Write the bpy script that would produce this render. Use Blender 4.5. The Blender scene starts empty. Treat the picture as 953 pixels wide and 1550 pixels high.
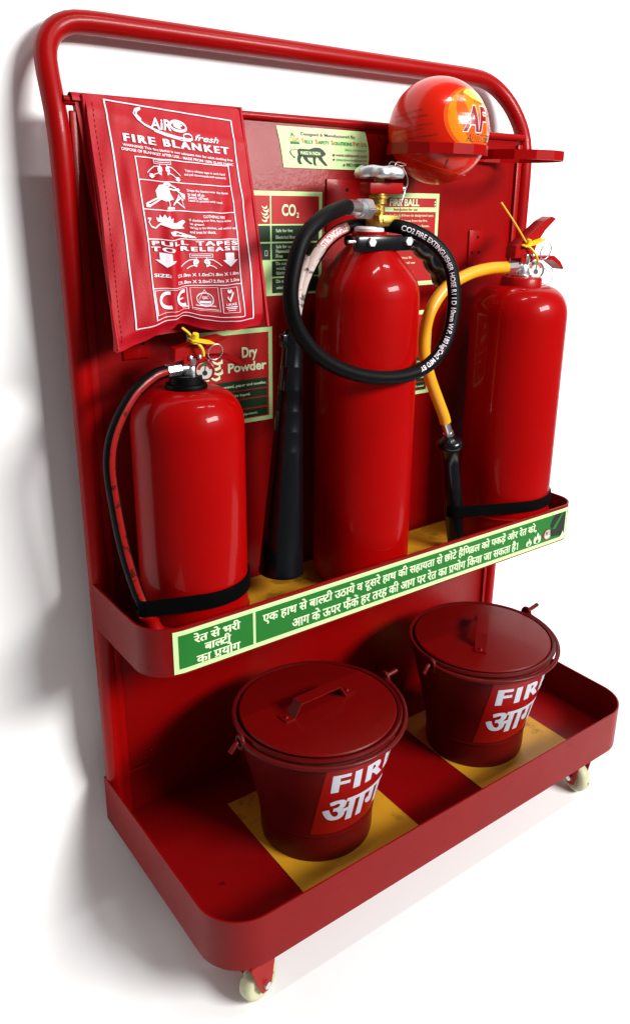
import bpy, bmesh, math, random
from mathutils import Vector, Matrix
random.seed(7)
S = bpy.context.scene
C = S.collection
PI = math.pi

# ---------------------------------------------------------------- camera
cam_d = bpy.data.cameras.new('camera')
cam = bpy.data.objects.new('camera', cam_d); C.objects.link(cam)
yaw, pitch, roll = -0.65711, -0.325084, 0.018515
f_ = Vector((-math.sin(yaw)*math.cos(pitch), math.cos(yaw)*math.cos(pitch), math.sin(pitch)))
r_ = Vector((math.cos(yaw), math.sin(yaw), 0)); u_ = r_.cross(f_)
R2 = r_*math.cos(roll)+u_*math.sin(roll); U2 = -r_*math.sin(roll)+u_*math.cos(roll)
m = Matrix((R2, U2, -f_)).transposed().to_4x4()
m.translation = Vector((-0.42856, -1.23243, 1.01609))
cam.matrix_world = m
cam_d.sensor_fit = 'VERTICAL'; cam_d.sensor_height = 36
cam_d.lens = 36*1240.0/1550
cam_d.shift_x = -(514.85-476.5)/1550; cam_d.shift_y = -(775-716.25)/1550
cam_d.clip_start = 0.02; cam_d.clip_end = 100
S.camera = cam
S.render.resolution_x = 629; S.render.resolution_y = 1024

# ---------------------------------------------------------------- world, lamps, exposure
W = bpy.data.worlds.new('World'); S.world = W; W.use_nodes = True
bg = W.node_tree.nodes['Background']; bg.inputs[0].default_value = (1, .98, .97, 1); bg.inputs[1].default_value = 0.12
def area(name, loc, target, sx, sy, power, col=(1, 1, 1)):
    d = bpy.data.lights.new(name, 'AREA'); d.shape = 'RECTANGLE'; d.size = sx; d.size_y = sy; d.energy = power; d.color = col
    o = bpy.data.objects.new(name, d); C.objects.link(o); o.location = loc
    o.rotation_euler = (Vector(target)-Vector(loc)).to_track_quat('-Z', 'Y').to_euler()
    return o
KD = Vector((-.43, 1, -.60)).normalized()
KT = Vector((.5, -.15, .4))
area('key_lamp', KT-KD*4.6, KT, 2.0, .9, 325, (1, .99, .97))
area('ceiling_tube', (.50, -.78, 2.4), (.5, -.78, 0), .42, .05, 6)
area('ceiling_tube', (1.20, -.78, 2.4), (1.2, -.78, 0), .42, .05, 6)
S.view_settings.view_transform = 'Standard'; S.view_settings.look = 'None'
S.view_settings.exposure = 0; S.view_settings.gamma = 1; S.view_settings.use_curve_mapping = False
S.render.engine = 'CYCLES'
S.cycles.max_bounces = 8

# ---------------------------------------------------------------- materials
def mat(name, col, rough=.4, metal=0, coat=0, bump=0, bscale=200, var=0, vscale=6, spec=.5, grime=None, gscale=18, gthr=.62, sheen=0, coat_r=.08, scratch=0, low=0):
    ma = bpy.data.materials.new(name); ma.use_nodes = True; nt = ma.node_tree; N = nt.nodes; Lk = nt.links
    b = N['Principled BSDF']
    b.inputs['Base Color'].default_value = (*col, 1); b.inputs['Roughness'].default_value = rough
    b.inputs['Metallic'].default_value = metal; b.inputs['Coat Weight'].default_value = coat; b.inputs['Coat Roughness'].default_value = coat_r
    b.inputs['Specular IOR Level'].default_value = spec; b.inputs['Sheen Weight'].default_value = sheen
    tc = N.new('ShaderNodeTexCoord')
    def noise(sc, det=4, rough_=.55):
        n = N.new('ShaderNodeTexNoise'); n.inputs['Scale'].default_value = sc; n.inputs['Detail'].default_value = det; n.inputs['Roughness'].default_value = rough_
        Lk.new(tc.outputs['Object'], n.inputs['Vector']); return n
    colsock = None
    if var:
        n = noise(vscale); mx = N.new('ShaderNodeMix'); mx.data_type = 'RGBA'
        mx.inputs['A'].default_value = (*[c*(1-var) for c in col], 1); mx.inputs['B'].default_value = (*[min(1, c*(1+var)) for c in col], 1)
        Lk.new(n.outputs[0], mx.inputs['Factor']); colsock = mx.outputs['Result']
        rr = N.new('ShaderNodeMapRange'); rr.inputs['To Min'].default_value = max(.02, rough-.08); rr.inputs['To Max'].default_value = rough+.1
        n2 = noise(vscale*3); Lk.new(n2.outputs[0], rr.inputs['Value']); Lk.new(rr.outputs[0], b.inputs['Roughness'])
    if grime:
        n = noise(gscale, 6, .65); r = N.new('ShaderNodeMapRange'); r.inputs['From Min'].default_value = gthr; r.inputs['From Max'].default_value = gthr+.06
        Lk.new(n.outputs[0], r.inputs['Value']); mx = N.new('ShaderNodeMix'); mx.data_type = 'RGBA'
        mx.inputs['A'].default_value = (*col, 1); mx.inputs['B'].default_value = (*grime, 1)
        if colsock: Lk.new(colsock, mx.inputs['A'])
        Lk.new(r.outputs[0], mx.inputs['Factor']); colsock = mx.outputs['Result']
    if scratch:
        mp = N.new('ShaderNodeMapping'); mp.inputs['Scale'].default_value = (14, 14, 95); mp.inputs['Rotation'].default_value = (.5, .9, .2)
        Lk.new(tc.outputs['Object'], mp.inputs['Vector']); n = N.new('ShaderNodeTexNoise'); n.inputs['Scale'].default_value = 1; n.inputs['Detail'].default_value = 3
        Lk.new(mp.outputs[0], n.inputs['Vector']); r = N.new('ShaderNodeMapRange'); r.inputs['From Min'].default_value = .72; r.inputs['From Max'].default_value = .76; r.inputs['To Max'].default_value = scratch
        Lk.new(n.outputs[0], r.inputs['Value']); mx = N.new('ShaderNodeMix'); mx.data_type = 'RGBA'
        mx.inputs['A'].default_value = (*col, 1); mx.inputs['B'].default_value = (min(1, col[0]*.4), col[1]+.01, col[2]+.01, 1)
        if colsock: Lk.new(colsock, mx.inputs['A'])
        Lk.new(r.outputs[0], mx.inputs['Factor']); colsock = mx.outputs['Result']
    if colsock: Lk.new(colsock, b.inputs['Base Color'])
    if bump:
        n = noise(bscale, 3); bp = N.new('ShaderNodeBump'); bp.inputs['Strength'].default_value = bump; bp.inputs['Distance'].default_value = .002
        hs_ = n.outputs[0]
        if low:                       # slow waviness of sheet metal under the orange peel
            nl = noise(7, 2); mu = N.new('ShaderNodeMath'); mu.operation = 'MULTIPLY_ADD'; mu.inputs[1].default_value = low
            Lk.new(nl.outputs[0], mu.inputs[0]); Lk.new(n.outputs[0], mu.inputs[2]); hs_ = mu.outputs[0]
        Lk.new(hs_, bp.inputs['Height']); Lk.new(bp.outputs[0], b.inputs['Normal']); Lk.new(bp.outputs[0], b.inputs['Coat Normal'])
    return ma
RED = (.40, .0016, .0022)
M = dict(
    white=mat('white_backdrop', (.95, .95, .95), .9, spec=.1),
    frame=mat('frame_red_enamel', (.29, .0008, .0010), .34, coat=.07, spec=.12, bump=.05, bscale=60, var=.10, vscale=5, scratch=.6),
    panel=mat('panel_red_enamel', (.235, .0008, .0010), .36, coat=.05, spec=.12, bump=.25, bscale=90, low=2.5, var=.2, vscale=4, scratch=.8, coat_r=.12),
    tray=mat('tray_red_enamel', (.205, .0012, .0018), .40, coat=.05, spec=.12, bump=.12, bscale=80, low=2.5, var=.2, vscale=5, scratch=.9, grime=(.06, .001, .002), gscale=26, gthr=.66),
    ext=mat('extinguisher_red_paint', (.325, .0008, .0008), .36, coat=.2, spec=.05, bump=.03, bscale=30, low=.8, var=.14, vscale=5, coat_r=.06, scratch=.3),
    lever=mat('lever_red_enamel', (.30, .0015, .0015), .38, coat=.06, spec=.15, var=.1),
    bucket=mat('bucket_maroon_paint', (.10, .0018, .0018), .42, coat=.07, spec=.15, bump=.12, bscale=70, low=3.0, var=.22, vscale=7, scratch=.6),
    lid=mat('lid_maroon_paint', (.145, .0012, .0012), .38, coat=.10, spec=.15, bump=.08, bscale=80, low=3.0, var=.18, vscale=8, coat_r=.15),
    ballm=mat('ball_orange_shell', (.62, .012, .002), .24, coat=.25, spec=.2, var=.04, coat_r=.05),
    yellow=mat('yellow_sheet', (.60, .28, .012), .45, var=.14, vscale=8, bump=.05, bscale=40, low=2, grime=(.34, .15, .01), gscale=11, gthr=.60, scratch=.5),
    yellow_hose=mat('yellow_hose_rubber', (.80, .34, .008), .38, var=.06, coat=.15),
    yellow_tag=mat('yellow_plastic', (.85, .55, .01), .4),
    black=mat('black_rubber', (.0015, .0015, .002), .5, spec=.1, bump=.15, bscale=300),
    strap=mat('black_webbing', (.0012, .0012, .0015), .8, spec=.05, bump=.4, bscale=500),
    plastic=mat('black_plastic', (.002, .003, .0045), .24, coat=.15, spec=.4),
    redstripe=mat('red_hose_stripe', (.26, .006, .004), .35, coat=.1, spec=.2, grime=(.06, .003, .003), gscale=70, gthr=.55),
    worn=mat('worn_hose_band', (.50, .38, .34), .55, grime=(.05, .03, .03), gscale=55, gthr=.52),
    pinkband=mat('faded_red_hose_band', (.50, .09, .06), .5, var=.2, vscale=60),
    chrome=mat('chrome', (.80, .81, .82), .30, metal=1, bump=.1, bscale=120),
    alu=mat('cast_aluminium', (.74, .77, .79), .42, metal=1, bump=.25, bscale=160),
    brass=mat('cast_brass', (.42, .27, .06), .42, metal=1, bump=.35, bscale=260),
    nylon=mat('white_nylon_wheel', (.50, .50, .31), .5, var=.12, vscale=20, grime=(.20, .17, .08), gscale=60, gthr=.60),
    pale=mat('photoluminescent_sheet', (.60, .88, .38), .4, var=.05, vscale=10),
    green=mat('green_print', (.004, .16, .012), .4, var=.08),
    dgreen=mat('dark_green_print', (.002, .028, .006), .4),
    sred=mat('sign_red_print', (.42, .0035, .004), .4),
    cream=mat('pale_lettering', (.72, .90, .55), .4),
    whitep=mat('white_print', (.82, .74, .80), .45),
    bwhite=mat('sticker_white_print', (.62, .64, .72), .4),
    bred=mat('sticker_red_vinyl', (.30, .002, .002), .38, coat=.05, spec=.2),
    cloth=mat('red_coated_fabric', (.40, .003, .010), .46, spec=.16, bump=.25, bscale=700, var=.10, vscale=9, coat=.04, coat_r=.3),
    purple=mat('purple_print', (.22, .015, .12), .4),
    orange=mat('orange_print', (.75, .10, .01), .4),
    ink=mat('black_print', (.008, .012, .008), .5),
    gold=mat('ball_yellow_print', (.85, .22, .004), .18, coat=.6, coat_r=.04),
    lemon=mat('ball_pale_yellow_print', (.9, .62, .12), .18, coat=.6, coat_r=.04),
    flame=mat('ball_flame_print', (.82, .085, .004), .18, coat=.6, coat_r=.04),
    logo_red=mat('ball_logo_red', (.25, .004, .004), .3),
    gauge_face=mat('gauge_face', (.60, .60, .55), .3),
    teflon=mat('white_seal', (.75, .7, .7), .6),
    skin=mat('picture_hand_grey', (.42, .45, .40), .5),
)

# ---------------------------------------------------------------- helpers
def link(name, me, ma, parent=None, smooth=35):
    o = bpy.data.objects.new(name, me); C.objects.link(o)
    for x in (ma if isinstance(ma, (list, tuple)) else [ma]): me.materials.append(x)
    if smooth:
        for p in me.polygons: p.use_smooth = True
        me.set_sharp_from_angle(angle=math.radians(smooth))
    if parent:
        o.parent = parent
        q = parent; off = Vector()
        while q: off += q.location; q = q.parent
        o.location = -off
    return o
def obj(name, bm, ma, parent=None, smooth=35, recalc=True):
    if recalc: bmesh.ops.recalc_face_normals(bm, faces=bm.faces)
    me = bpy.data.meshes.new(name); bm.to_mesh(me); bm.free()
    return link(name, me, ma, parent, smooth)
def thing(name, label, cat, loc, group=None):
    o = bpy.data.objects.new(name, None); C.objects.link(o); o.location = loc; o.empty_display_size = .05
    tag(o, label, cat, group); return o
def tag(o, label, cat, group=None):
    o['label'] = label; o['category'] = cat
    if group: o['group'] = group
    return o
def box(bm, x0, x1, y0, y1, z0, z1, bev=0):
    r = bmesh.ops.create_cube(bm, size=1, matrix=Matrix.Translation(((x0+x1)/2, (y0+y1)/2, (z0+z1)/2)) @ Matrix.Diagonal((x1-x0, y1-y0, z1-z0, 1)))
    if bev:
        es = set(e for v in r['verts'] for e in v.link_edges)
        bmesh.ops.bevel(bm, geom=list(es), offset=bev, segments=2, affect='EDGES', profile=.5)
def lathe(bm, prof, mt=Matrix(), seg=40, a0=0, a1=2*PI):
    full = abs(a1-a0-2*PI) < 1e-6; n = seg if full else seg+1
    rings = []
    for (r, z) in prof:
        rings.append([bm.verts.new(mt @ Vector((max(r, 1e-5)*math.cos(a0+(a1-a0)*k/seg), max(r, 1e-5)*math.sin(a0+(a1-a0)*k/seg), z))) for k in range(n)])
    for a, b in zip(rings, rings[1:]):
        for k in range(seg):
            k2 = (k+1) % n
            bm.faces.new((a[k], a[k2], b[k2], b[k]))
def frame_mat(o, axis, up=Vector((0, 0, 1))):
    z = Vector(axis).normalized()
    if abs(z.dot(up)) > .98: up = Vector((1, 0, 0))
    x = up.cross(z).normalized(); y = z.cross(x)
    m4 = Matrix((x, y, z)).transposed().to_4x4(); m4.translation = Vector(o); return m4
def spline(pts, n=8, closed=False):
    P = [Vector(p) for p in pts]; out = []
    for i in range(len(P)-1):
        p0 = P[max(i-1, 0)]; p1 = P[i]; p2 = P[i+1]; p3 = P[min(i+2, len(P)-1)]
        for k in range(n):
            t = k/n
            out.append(.5*((2*p1)+(p2-p0)*t+(2*p0-5*p1+4*p2-p3)*t*t+(-p0+3*p1-3*p2+p3)*t**3))
    out.append(P[-1]); return out
def frames(path):
    T = [(path[min(i+1, len(path)-1)]-path[max(i-1, 0)]).normalized() for i in range(len(path))]
    up = Vector((0, 1, 0)) if abs(T[0].y) < .9 else Vector((0, 0, 1))
    n = (up-T[0]*up.dot(T[0])).normalized(); F = []
    for t in T:
        n = (n-t*n.dot(t)).normalized(); F.append((t, n, t.cross(n)))
    return F
def tube(bm, path, rad, seg=14, caps=True, arc=None):
    F = frames(path); rings = []
    for i, (p, (t, n, b)) in enumerate(zip(path, F)):
        r = rad(i/(len(path)-1)) if callable(rad) else rad
        if arc: A = [arc[0]+(arc[1]-arc[0])*k/seg for k in range(seg+1)]
        else: A = [2*PI*k/seg for k in range(seg)]
        rings.append([bm.verts.new(p+n*math.cos(a)*r+b*math.sin(a)*r) for a in A])
    cnt = len(rings[0])
    for a, b in zip(rings, rings[1:]):
        for k in range(cnt-1 if arc else cnt):
            k2 = (k+1) % cnt; bm.faces.new((a[k], a[k2], b[k2], b[k]))
    if caps and not arc:
        bm.faces.new(rings[0]); bm.faces.new(list(reversed(rings[-1])))
def prism(bm, outline, y0, y1):            # outline in x,z, extruded along y
    a = [bm.verts.new((x, y0, z)) for x, z in outline]; b = [bm.verts.new((x, y1, z)) for x, z in outline]
    bm.faces.new(a); bm.faces.new(list(reversed(b)))
    for k in range(len(a)):
        k2 = (k+1) % len(a); bm.faces.new((a[k], a[k2], b[k2], b[k]))
def prism_m(bm, outline, h, mt):           # outline in local x,y extruded along local z
    a = [bm.verts.new(mt @ Vector((x, y, 0))) for x, y in outline]; b = [bm.verts.new(mt @ Vector((x, y, h))) for x, y in outline]
    bm.faces.new(list(reversed(a))); bm.faces.new(b)
    for k in range(len(a)):
        k2 = (k+1) % len(a); bm.faces.new((a[k], a[k2], b[k2], b[k]))
def hexo(r): return [(r*math.cos(PI/3*k), r*math.sin(PI/3*k)) for k in range(6)]
def NB(): return bmesh.new()

# flat artwork -------------------------------------------------------------
_tc = {}
def text2d(body, bold=.0, shear=0, spacing=1.0):
    """glyph outlines as (verts2d, faces)"""
    key = (body, bold, shear, spacing)
    if key in _tc: return _tc[key]
    c = bpy.data.curves.new('t', 'FONT'); c.body = body; c.size = 1; c.offset = bold; c.shear = shear; c.space_character = spacing; c.resolution_u = 4
    o = bpy.data.objects.new('t', c); C.objects.link(o)
    bpy.context.view_layer.update()
    dg = bpy.context.evaluated_depsgraph_get(); me = o.evaluated_get(dg).to_mesh()
    V = [(v.co.x, v.co.y) for v in me.vertices]; Fc = [tuple(p.vertices) for p in me.polygons]
    o.evaluated_get(dg).to_mesh_clear(); bpy.data.objects.remove(o); bpy.data.curves.remove(c)
    _tc[key] = (V, Fc); return _tc[key]
def bbox(g):
    xs = [v[0] for v in g[0]]; ys = [v[1] for v in g[0]]; return min(xs), max(xs), min(ys), max(ys)
def shift(g, dx, dy=0): return ([(x+dx, y+dy) for x, y in g[0]], g[1])
def merge(gs):
    V = []; Fc = []
    for g in gs:
        n = len(V); V += g[0]; Fc += [tuple(i+n for i in f) for f in g[1]]
    return V, Fc
def cutx(g, x):
    """drop everything right of x"""
    bm = NB(); vs = [bm.verts.new((a, b, 0)) for a, b in g[0]]
    for f in g[1]:
        try: bm.faces.new([vs[i] for i in f])
        except ValueError: pass
    bmesh.ops.bisect_plane(bm, geom=bm.verts[:]+bm.edges[:]+bm.faces[:], plane_co=(x, 0, 0), plane_no=(1, 0, 0), clear_outer=True, dist=1e-6)
    bm.verts.index_update(); out = ([(v.co.x, v.co.y) for v in bm.verts], [tuple(v.index for v in f.verts) for f in bm.faces]); bm.free(); return out
def word(segs, bold=.02):
    """devanagari word: str segments, ('half', char) for half forms, 'pra' for the pa-ra conjunct"""
    x = 0; out = []
    for s in segs:
        if isinstance(s, tuple):
            g = text2d(s[1], bold); a, b, c_, d = bbox(g); g = cutx(g, b-s[2]); g = shift(g, x-a-.01); a, b, c_, d = bbox(g)
        elif s == 'pra':
            g = text2d('प', bold); a, b, c_, d = bbox(g); q = ([(b-.10, .24), (b-.10, .15), (a+.10, .0), (a+.07, .075)], [(0, 1, 2, 3)])
            g = shift(merge([g, q]), x-a-.01); a, b, c_, d = bbox(g)
        else:
            g = text2d(s, bold); a, b, c_, d = bbox(g)
            g = shift(g, x-a-.01 if x else 0); a, b, c_, d = bbox(g)
        x = b; out.append(g)
    return merge(out)
def line(words, gap=.24, bold=.02):
    x = 0; out = []
    for w in words:
        g = word(w if isinstance(w, (list, tuple)) else [w], bold); a, b, c_, d = bbox(g); g = shift(g, x-a); x += b-a+gap; out.append(g)
    return merge(out)
def circle(cx, cy, r, n=32, ry=None): return [(cx+r*math.cos(2*PI*k/n), cy+(ry or r)*math.sin(2*PI*k/n)) for k in range(n)]
class Print:
    """collects flat artwork in 2D and lays it on a surface function surf(a, b, offset)"""
    def __init__(s, surf, grid=None): s.surf = surf; s.bm = NB(); s.mats = []; s.grid = grid
    def _mi(s, ma):
        if ma not in s.mats: s.mats.append(ma)
        return s.mats.index(ma)
    def mesh(s, g, ma, off=.0008):
        mi = s._mi(ma); bm = NB(); vs = [bm.verts.new((a, b, 0)) for a, b in g[0]]
        for f in g[1]:
            try: bm.faces.new([vs[i] for i in f])
            except ValueError: pass
        if s.grid:
            gx, gy = s.grid; a, b, c_, d = bbox(g)
            for (lo, hi, st, no) in ((a, b, gx, (1, 0, 0)), (c_, d, gy, (0, 1, 0))):
                if not st: continue
                k = math.ceil(lo/st+1e-6)
                while k*st < hi:
                    bmesh.ops.bisect_plane(bm, geom=bm.verts[:]+bm.edges[:]+bm.faces[:], plane_co=(no[0]*k*st, no[1]*k*st, 0), plane_no=no, dist=1e-7); k += 1
        mp = {v: s.bm.verts.new(s.surf(v.co.x, v.co.y, off)) for v in bm.verts}
        for f in bm.faces:
            nf = s.bm.faces.new([mp[v] for v in f.verts]); nf.material_index = mi
        bm.free()
    def poly(s, pts, ma, off=.0005):
        s.mesh((list(pts), [tuple(range(len(pts)))]), ma, off)
    def rect(s, x0, x1, y0, y1, ma, off=.0005): s.poly([(x0, y0), (x1, y0), (x1, y1), (x0, y1)], ma, off)
    def strip(s, pts, w, ma, off=.0008, closed=False):
        P = [Vector((a, b)) for a, b in pts]; n = len(P); L = []; Rr = []
        for i in range(n):
            if closed: t = P[(i+1) % n]-P[i-1]
            else: t = P[min(i+1, n-1)]-P[max(i-1, 0)]
            t.normalize(); q = Vector((-t.y, t.x))*w/2
            L.append(tuple(P[i]+q)); Rr.append(tuple(P[i]-q))
        Fc = [(i, i+1, n+i+1, n+i) for i in range(n-1)]
        if closed: Fc.append((n-1, 0, n, 2*n-1))
        s.mesh((L+Rr, Fc), ma, off)
    def frame(s, x0, x1, y0, y1, w, ma, off=.0008):
        wx, wy = (w, w) if not isinstance(w, tuple) else w
        s.rect(x0, x1, y0, y0+wy, ma, off); s.rect(x0, x1, y1-wy, y1, ma, off)
        s.rect(x0, x0+wx, y0+wy, y1-wy, ma, off); s.rect(x1-wx, x1, y0+wy, y1-wy, ma, off)
    def fit(s, g, x0, x1, y0, y1, ma, off=.001, flip=False, tilt=0, heavy=0):
        if heavy:                                  # broad strokes: the same glyphs laid three times, each a hair higher
            for k in (-1, 1, 0): s.fit(g, x0+k*heavy, x1+k*heavy, y0, y1, ma, off+.00004*(k+1), flip, tilt)
            return
        a, b, c_, d = bbox(g)
        V = []
        for x, y in g[0]:
            fx = (x-a)/(b-a); fy = (y-c_)/(d-c_)
            if flip: fy = 1-fy
            V.append((x0+fx*(x1-x0), y0+fy*(y1-y0)+tilt*fx))
        s.mesh((V, g[1]), ma, off)
    def text(s, body, x, y, h, ma, width=None, bold=.0, off=.001, flip=False, shear=0, ref='Hg', asp=1):
        """left aligned line, h = height of a capital, baseline at y"""
        g = text2d(body, bold, shear); a, b, c_, d = bbox(g); k = h/.72; kx = k*asp
        if width: kx = width/(b-a)
        V = [(x+(px-a)*kx, y-(py*k) if flip else y+py*k) for px, py in g[0]]
        s.mesh((V, g[1]), ma, off)
    def build(s, name, parent):
        for f in s.bm.faces: f.smooth = False
        return obj(name, s.bm, s.mats, parent, smooth=0, recalc=False)

# ---------------------------------------------------------------- setting
bm = NB()
prof = [(-.95, -.19)] + [(-.195+.27*math.sin(t), .08-.27*math.cos(t)) for t in [PI/2*k/14 for k in range(15)]] + [(.075, 1.9)]
prof = [(y, z) for y, z in prof]
rows = [[bm.verts.new((x, y, z)) for x in (-1.0, 2.2)] for y, z in prof]
for a, b in zip(rows, rows[1:]): bm.faces.new((a[0], a[1], b[1], b[0]))
o = obj('backdrop', bm, M['white'], smooth=60); o['kind'] = 'structure'

# ---------------------------------------------------------------- trolley
TR = thing('fire_trolley', 'tall red tubular trolley carrying fire equipment, with two deep trays and castors', 'trolley', (.5, 0, -.19))
# handle frame
def arcpts(c, r, a0, a1, n, fx): return [fx(c[0]+r*math.cos(a0+(a1-a0)*k/n), c[1]+r*math.sin(a0+(a1-a0)*k/n)) for k in range(n+1)]
def lean(x, z): return Vector((x, .046*max(0, min(1, (z-1.115)/.125)), z))
path = [Vector((.014, 0, -.088)), Vector((.013, 0, .5)), Vector((.012, 0, 1.095)), Vector((.012, .0015, 1.12)), Vector((.009, .008, 1.14))]
path += arcpts((.073, 1.185), .064, PI, PI/2, 9, lean)
path += arcpts((.885, 1.137), .112, PI/2, 0, 12, lean)
path += [Vector((.9965, .0015, 1.12)), Vector((.996, 0, 1.09)), Vector((.992, 0, .5)), Vector((.988, 0, -.088))]
pp = []
for a, b in zip(path, path[1:]):
    n = max(1, int((b-a).length/.03)); pp += [a.lerp(b, k/n) for k in range(n)]
pp.append(path[-1])
for _ in range(3):
    pp = [pp[0]]+[(pp[i-1]+pp[i]*2+pp[i+1])/4 for i in range(1, len(pp)-1)]+[pp[-1]]
bm = NB(); tube(bm, pp, .0160, 18); obj('handle_frame', bm, M['frame'], TR, 60)
bm = NB()
tube(bm, [Vector((.02, -.001, 1.138)), Vector((.5, -.001, 1.1385)), Vector((.985, -.001, 1.1385))], .0066, 12)
obj('crossbar', bm, M['frame'], TR, 60)
# back panel: sheet with folded edges
bm = NB()
box(bm, .038, .968, 0, .003, -.088, 1.1335, .0008)
obj('back_panel', bm, M['panel'], TR)
bm = NB()
box(bm, .0262, .040, -.007, -.0, -.086, 1.125, .002); obj('edge_flange', bm, M['frame'], TR)
bm = NB()
box(bm, .966, .980, -.007, -.0, -.086, 1.125, .002); obj('edge_flange', bm, M['frame'], TR)

class TrayPath:
    def __init__(s, x0, x1, depth, rl, rr, yb=.0):
        P = [(x0, yb)]
        P += [(x0+rl-rl*math.cos(t), -depth+rl-rl*math.sin(t)) for t in [PI/2*k/12 for k in range(13)]]
        P += [(x1-rr+rr*math.sin(t), -depth+rr-rr*math.cos(t)) for t in [PI/2*k/12 for k in range(13)]]
        P += [(x1, yb)]
        s.P = [Vector(p) for p in P]; s.L = [0]
        for a, b in zip(s.P, s.P[1:]): s.L.append(s.L[-1]+(b-a).length)
    def at(s, d):
        for i in range(len(s.P)-1):
            if d <= s.L[i+1] or i == len(s.P)-2:
                t = (d-s.L[i])/(s.L[i+1]-s.L[i]); p = s.P[i].lerp(s.P[i+1], t); q = (s.P[i+1]-s.P[i]).normalized()
                return p, Vector((q.y, -q.x))      # outward normal
def make_tray(name, tp, z0, z1, th=.003):
    root = None
    bm = NB()
    N = []
    for i in range(len(tp.P)):
        t = (tp.P[min(i+1, len(tp.P)-1)]-tp.P[max(i-1, 0)]).normalized(); N.append(Vector((-t.y, t.x)))
    O = [[], [], [], []]
    for p, n in zip(tp.P, N):
        q = p+n*th
        O[0].append(bm.verts.new((p.x, p.y, z0))); O[1].append(bm.verts.new((p.x, p.y, z1)))
        O[2].append(bm.verts.new((q.x, q.y, z1))); O[3].append(bm.verts.new((q.x, q.y, z0)))
    for k in range(len(tp.P)-1):
        for a, b in ((0, 1), (1, 2), (2, 3), (3, 0)):
            bm.faces.new((O[a][k], O[a][k+1], O[b][k+1], O[b][k]))
    for k in (0, -1): bm.faces.new([O[j][k] for j in range(4)])
    es = [e for e in bm.edges if (e.verts[0] in O[1] and e.verts[1] in O[1])]
    rim = obj(name, bm, M['tray'], TR, 40)
    bm = NB(); vb = [bm.verts.new((p.x+n.x*th*1.0, p.y+n.y*th*1.0, z0+.0052)) for p, n in zip(tp.P, N)]
    va = [bm.verts.new((p.x+n.x*th*1.0, p.y+n.y*th*1.0, z0+.001)) for p, n in zip(tp.P, N)]
    bm.faces.new(vb); bm.faces.new(list(reversed(va)))
    for k in range(len(va)):
        k2 = (k+1) % len(va); bm.faces.new((va[k], va[k2], vb[k2], vb[k]))
    fl = obj('tray_floor', bm, M['tray'], rim, 40)
    return rim
low = TrayPath(-.003, 1.0, .424, .075, .075, .012)
upp = TrayPath(-.001, 1.0, .225, .058, .045, .002)
tray_low = make_tray('lower_tray', low, -.093, 0.0)
tray_up = make_tray('upper_tray', upp, .317, .3985)
bm = NB(); box(bm, .0, 1.0, .0035, .006, -.09, -.0, .001); obj('tray_back_lip', bm, M['tray'], TR)

# yellow sheets (parts stuck to the trays)
def sheet(x0, x1, y0, y1, z, parent, skew=0):
    bm = NB(); nx, ny = 8, 8; g = []
    for i in range(nx+1):
        g.append([bm.verts.new((x0+(x1-x0)*i/nx+skew*j/ny, y0+(y1-y0)*j/ny, z+.0006*math.sin(i*1.7+j)+.0006)) for j in range(ny+1)])
    for i in range(nx):
        for j in range(ny): bm.faces.new((g[i][j], g[i+1][j], g[i+1][j+1], g[i][j+1]))
    r = bmesh.ops.extrude_face_region(bm, geom=bm.faces[:])
    for v in r['geom']:
        if isinstance(v, bmesh.types.BMVert): v.co.z += .0008
    obj('yellow_sheet', bm, M['yellow'], parent)
sheet(.188, .448, -.405, -.095, -.0875, TR, .004)
sheet(.617, .878, -.405, -.093, -.0875, TR, .006)
sheet(.07, .93, -.205, -.008, .3227, TR)

# brackets on the panel
def bracket(x, z, w, h):
    bm = NB(); box(bm, x-w/2, x+w/2, -.004, -.0002, z-h/2, z+h/2, .001)
    b = obj('bracket_plate', bm, M['frame'], TR)
    for dx, dz in ((-.25, -.15), (.25, -.15), (.1, .3)):
        bm = NB(); lathe(bm, [(0, .0002), (.0032, .0002), (.0032, 0), (0, 0)], frame_mat((x+dx*w, -.0042, z+dz*h), (0, -1, 0)), 12)
        obj('bolt_hole', bm, M['black'], b)
bracket(.862, .922, .040, .068); bracket(.515, 1.002, .075, .088)
bracket(.105, .80, .045, .07)
def weld(x, z, n=7, r=.012):
    bm = NB()
    for k in range(n):
        a = random.uniform(0, 2*PI); q = random.uniform(.2, 1)*r
        bmesh.ops.create_icosphere(bm, subdivisions=1, radius=random.uniform(.0008, .0022), matrix=Matrix.Translation((x+q*math.cos(a), -.001, z+q*math.sin(a)*.5)))
    obj('weld_spatter', bm, M['frame'], TR, 60)['kind'] = 'stuff'
weld(.838, .886, 9, .02); weld(.875, .955, 5); weld(.075, .02, 12, .03); weld(.10, -.04, 8, .03); weld(.60, 1.12, 6, .01)
def bead(p, q, r=.0022):
    p, q = Vector(p), Vector(q); n = max(3, int((q-p).length/.0028)); bm = NB()
    for k in range(n+1):
        c = p.lerp(q, k/n)+Vector((random.uniform(-.0006, .0006), 0, random.uniform(-.0006, .0006)))
        bmesh.ops.create_icosphere(bm, subdivisions=1, radius=r*random.uniform(.8, 1.3), matrix=Matrix.Translation(c))
    obj('weld_bead', bm, M['frame'], TR, 60)
bead((.843, -.002, .8875), (.881, -.002, .8875)); bead((.850, -.002, .9565), (.874, -.002, .9565)); bead((.480, -.002, .9575), (.550, -.002, .9575))
bead((.022, -.010, 1.1385), (.030, -.004, 1.1385)); bead((.640, -.002, 1.087), (.664, -.002, 1.087)); bead((.850, -.002, 1.086), (.876, -.002, 1.086))
bead((.004, -.014, .402), (.024, -.014, .402)); bead((.03, -.003, .0), (.075, -.003, .0)); bead((.03, -.003, .319), (.06, -.003, .319))
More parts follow.
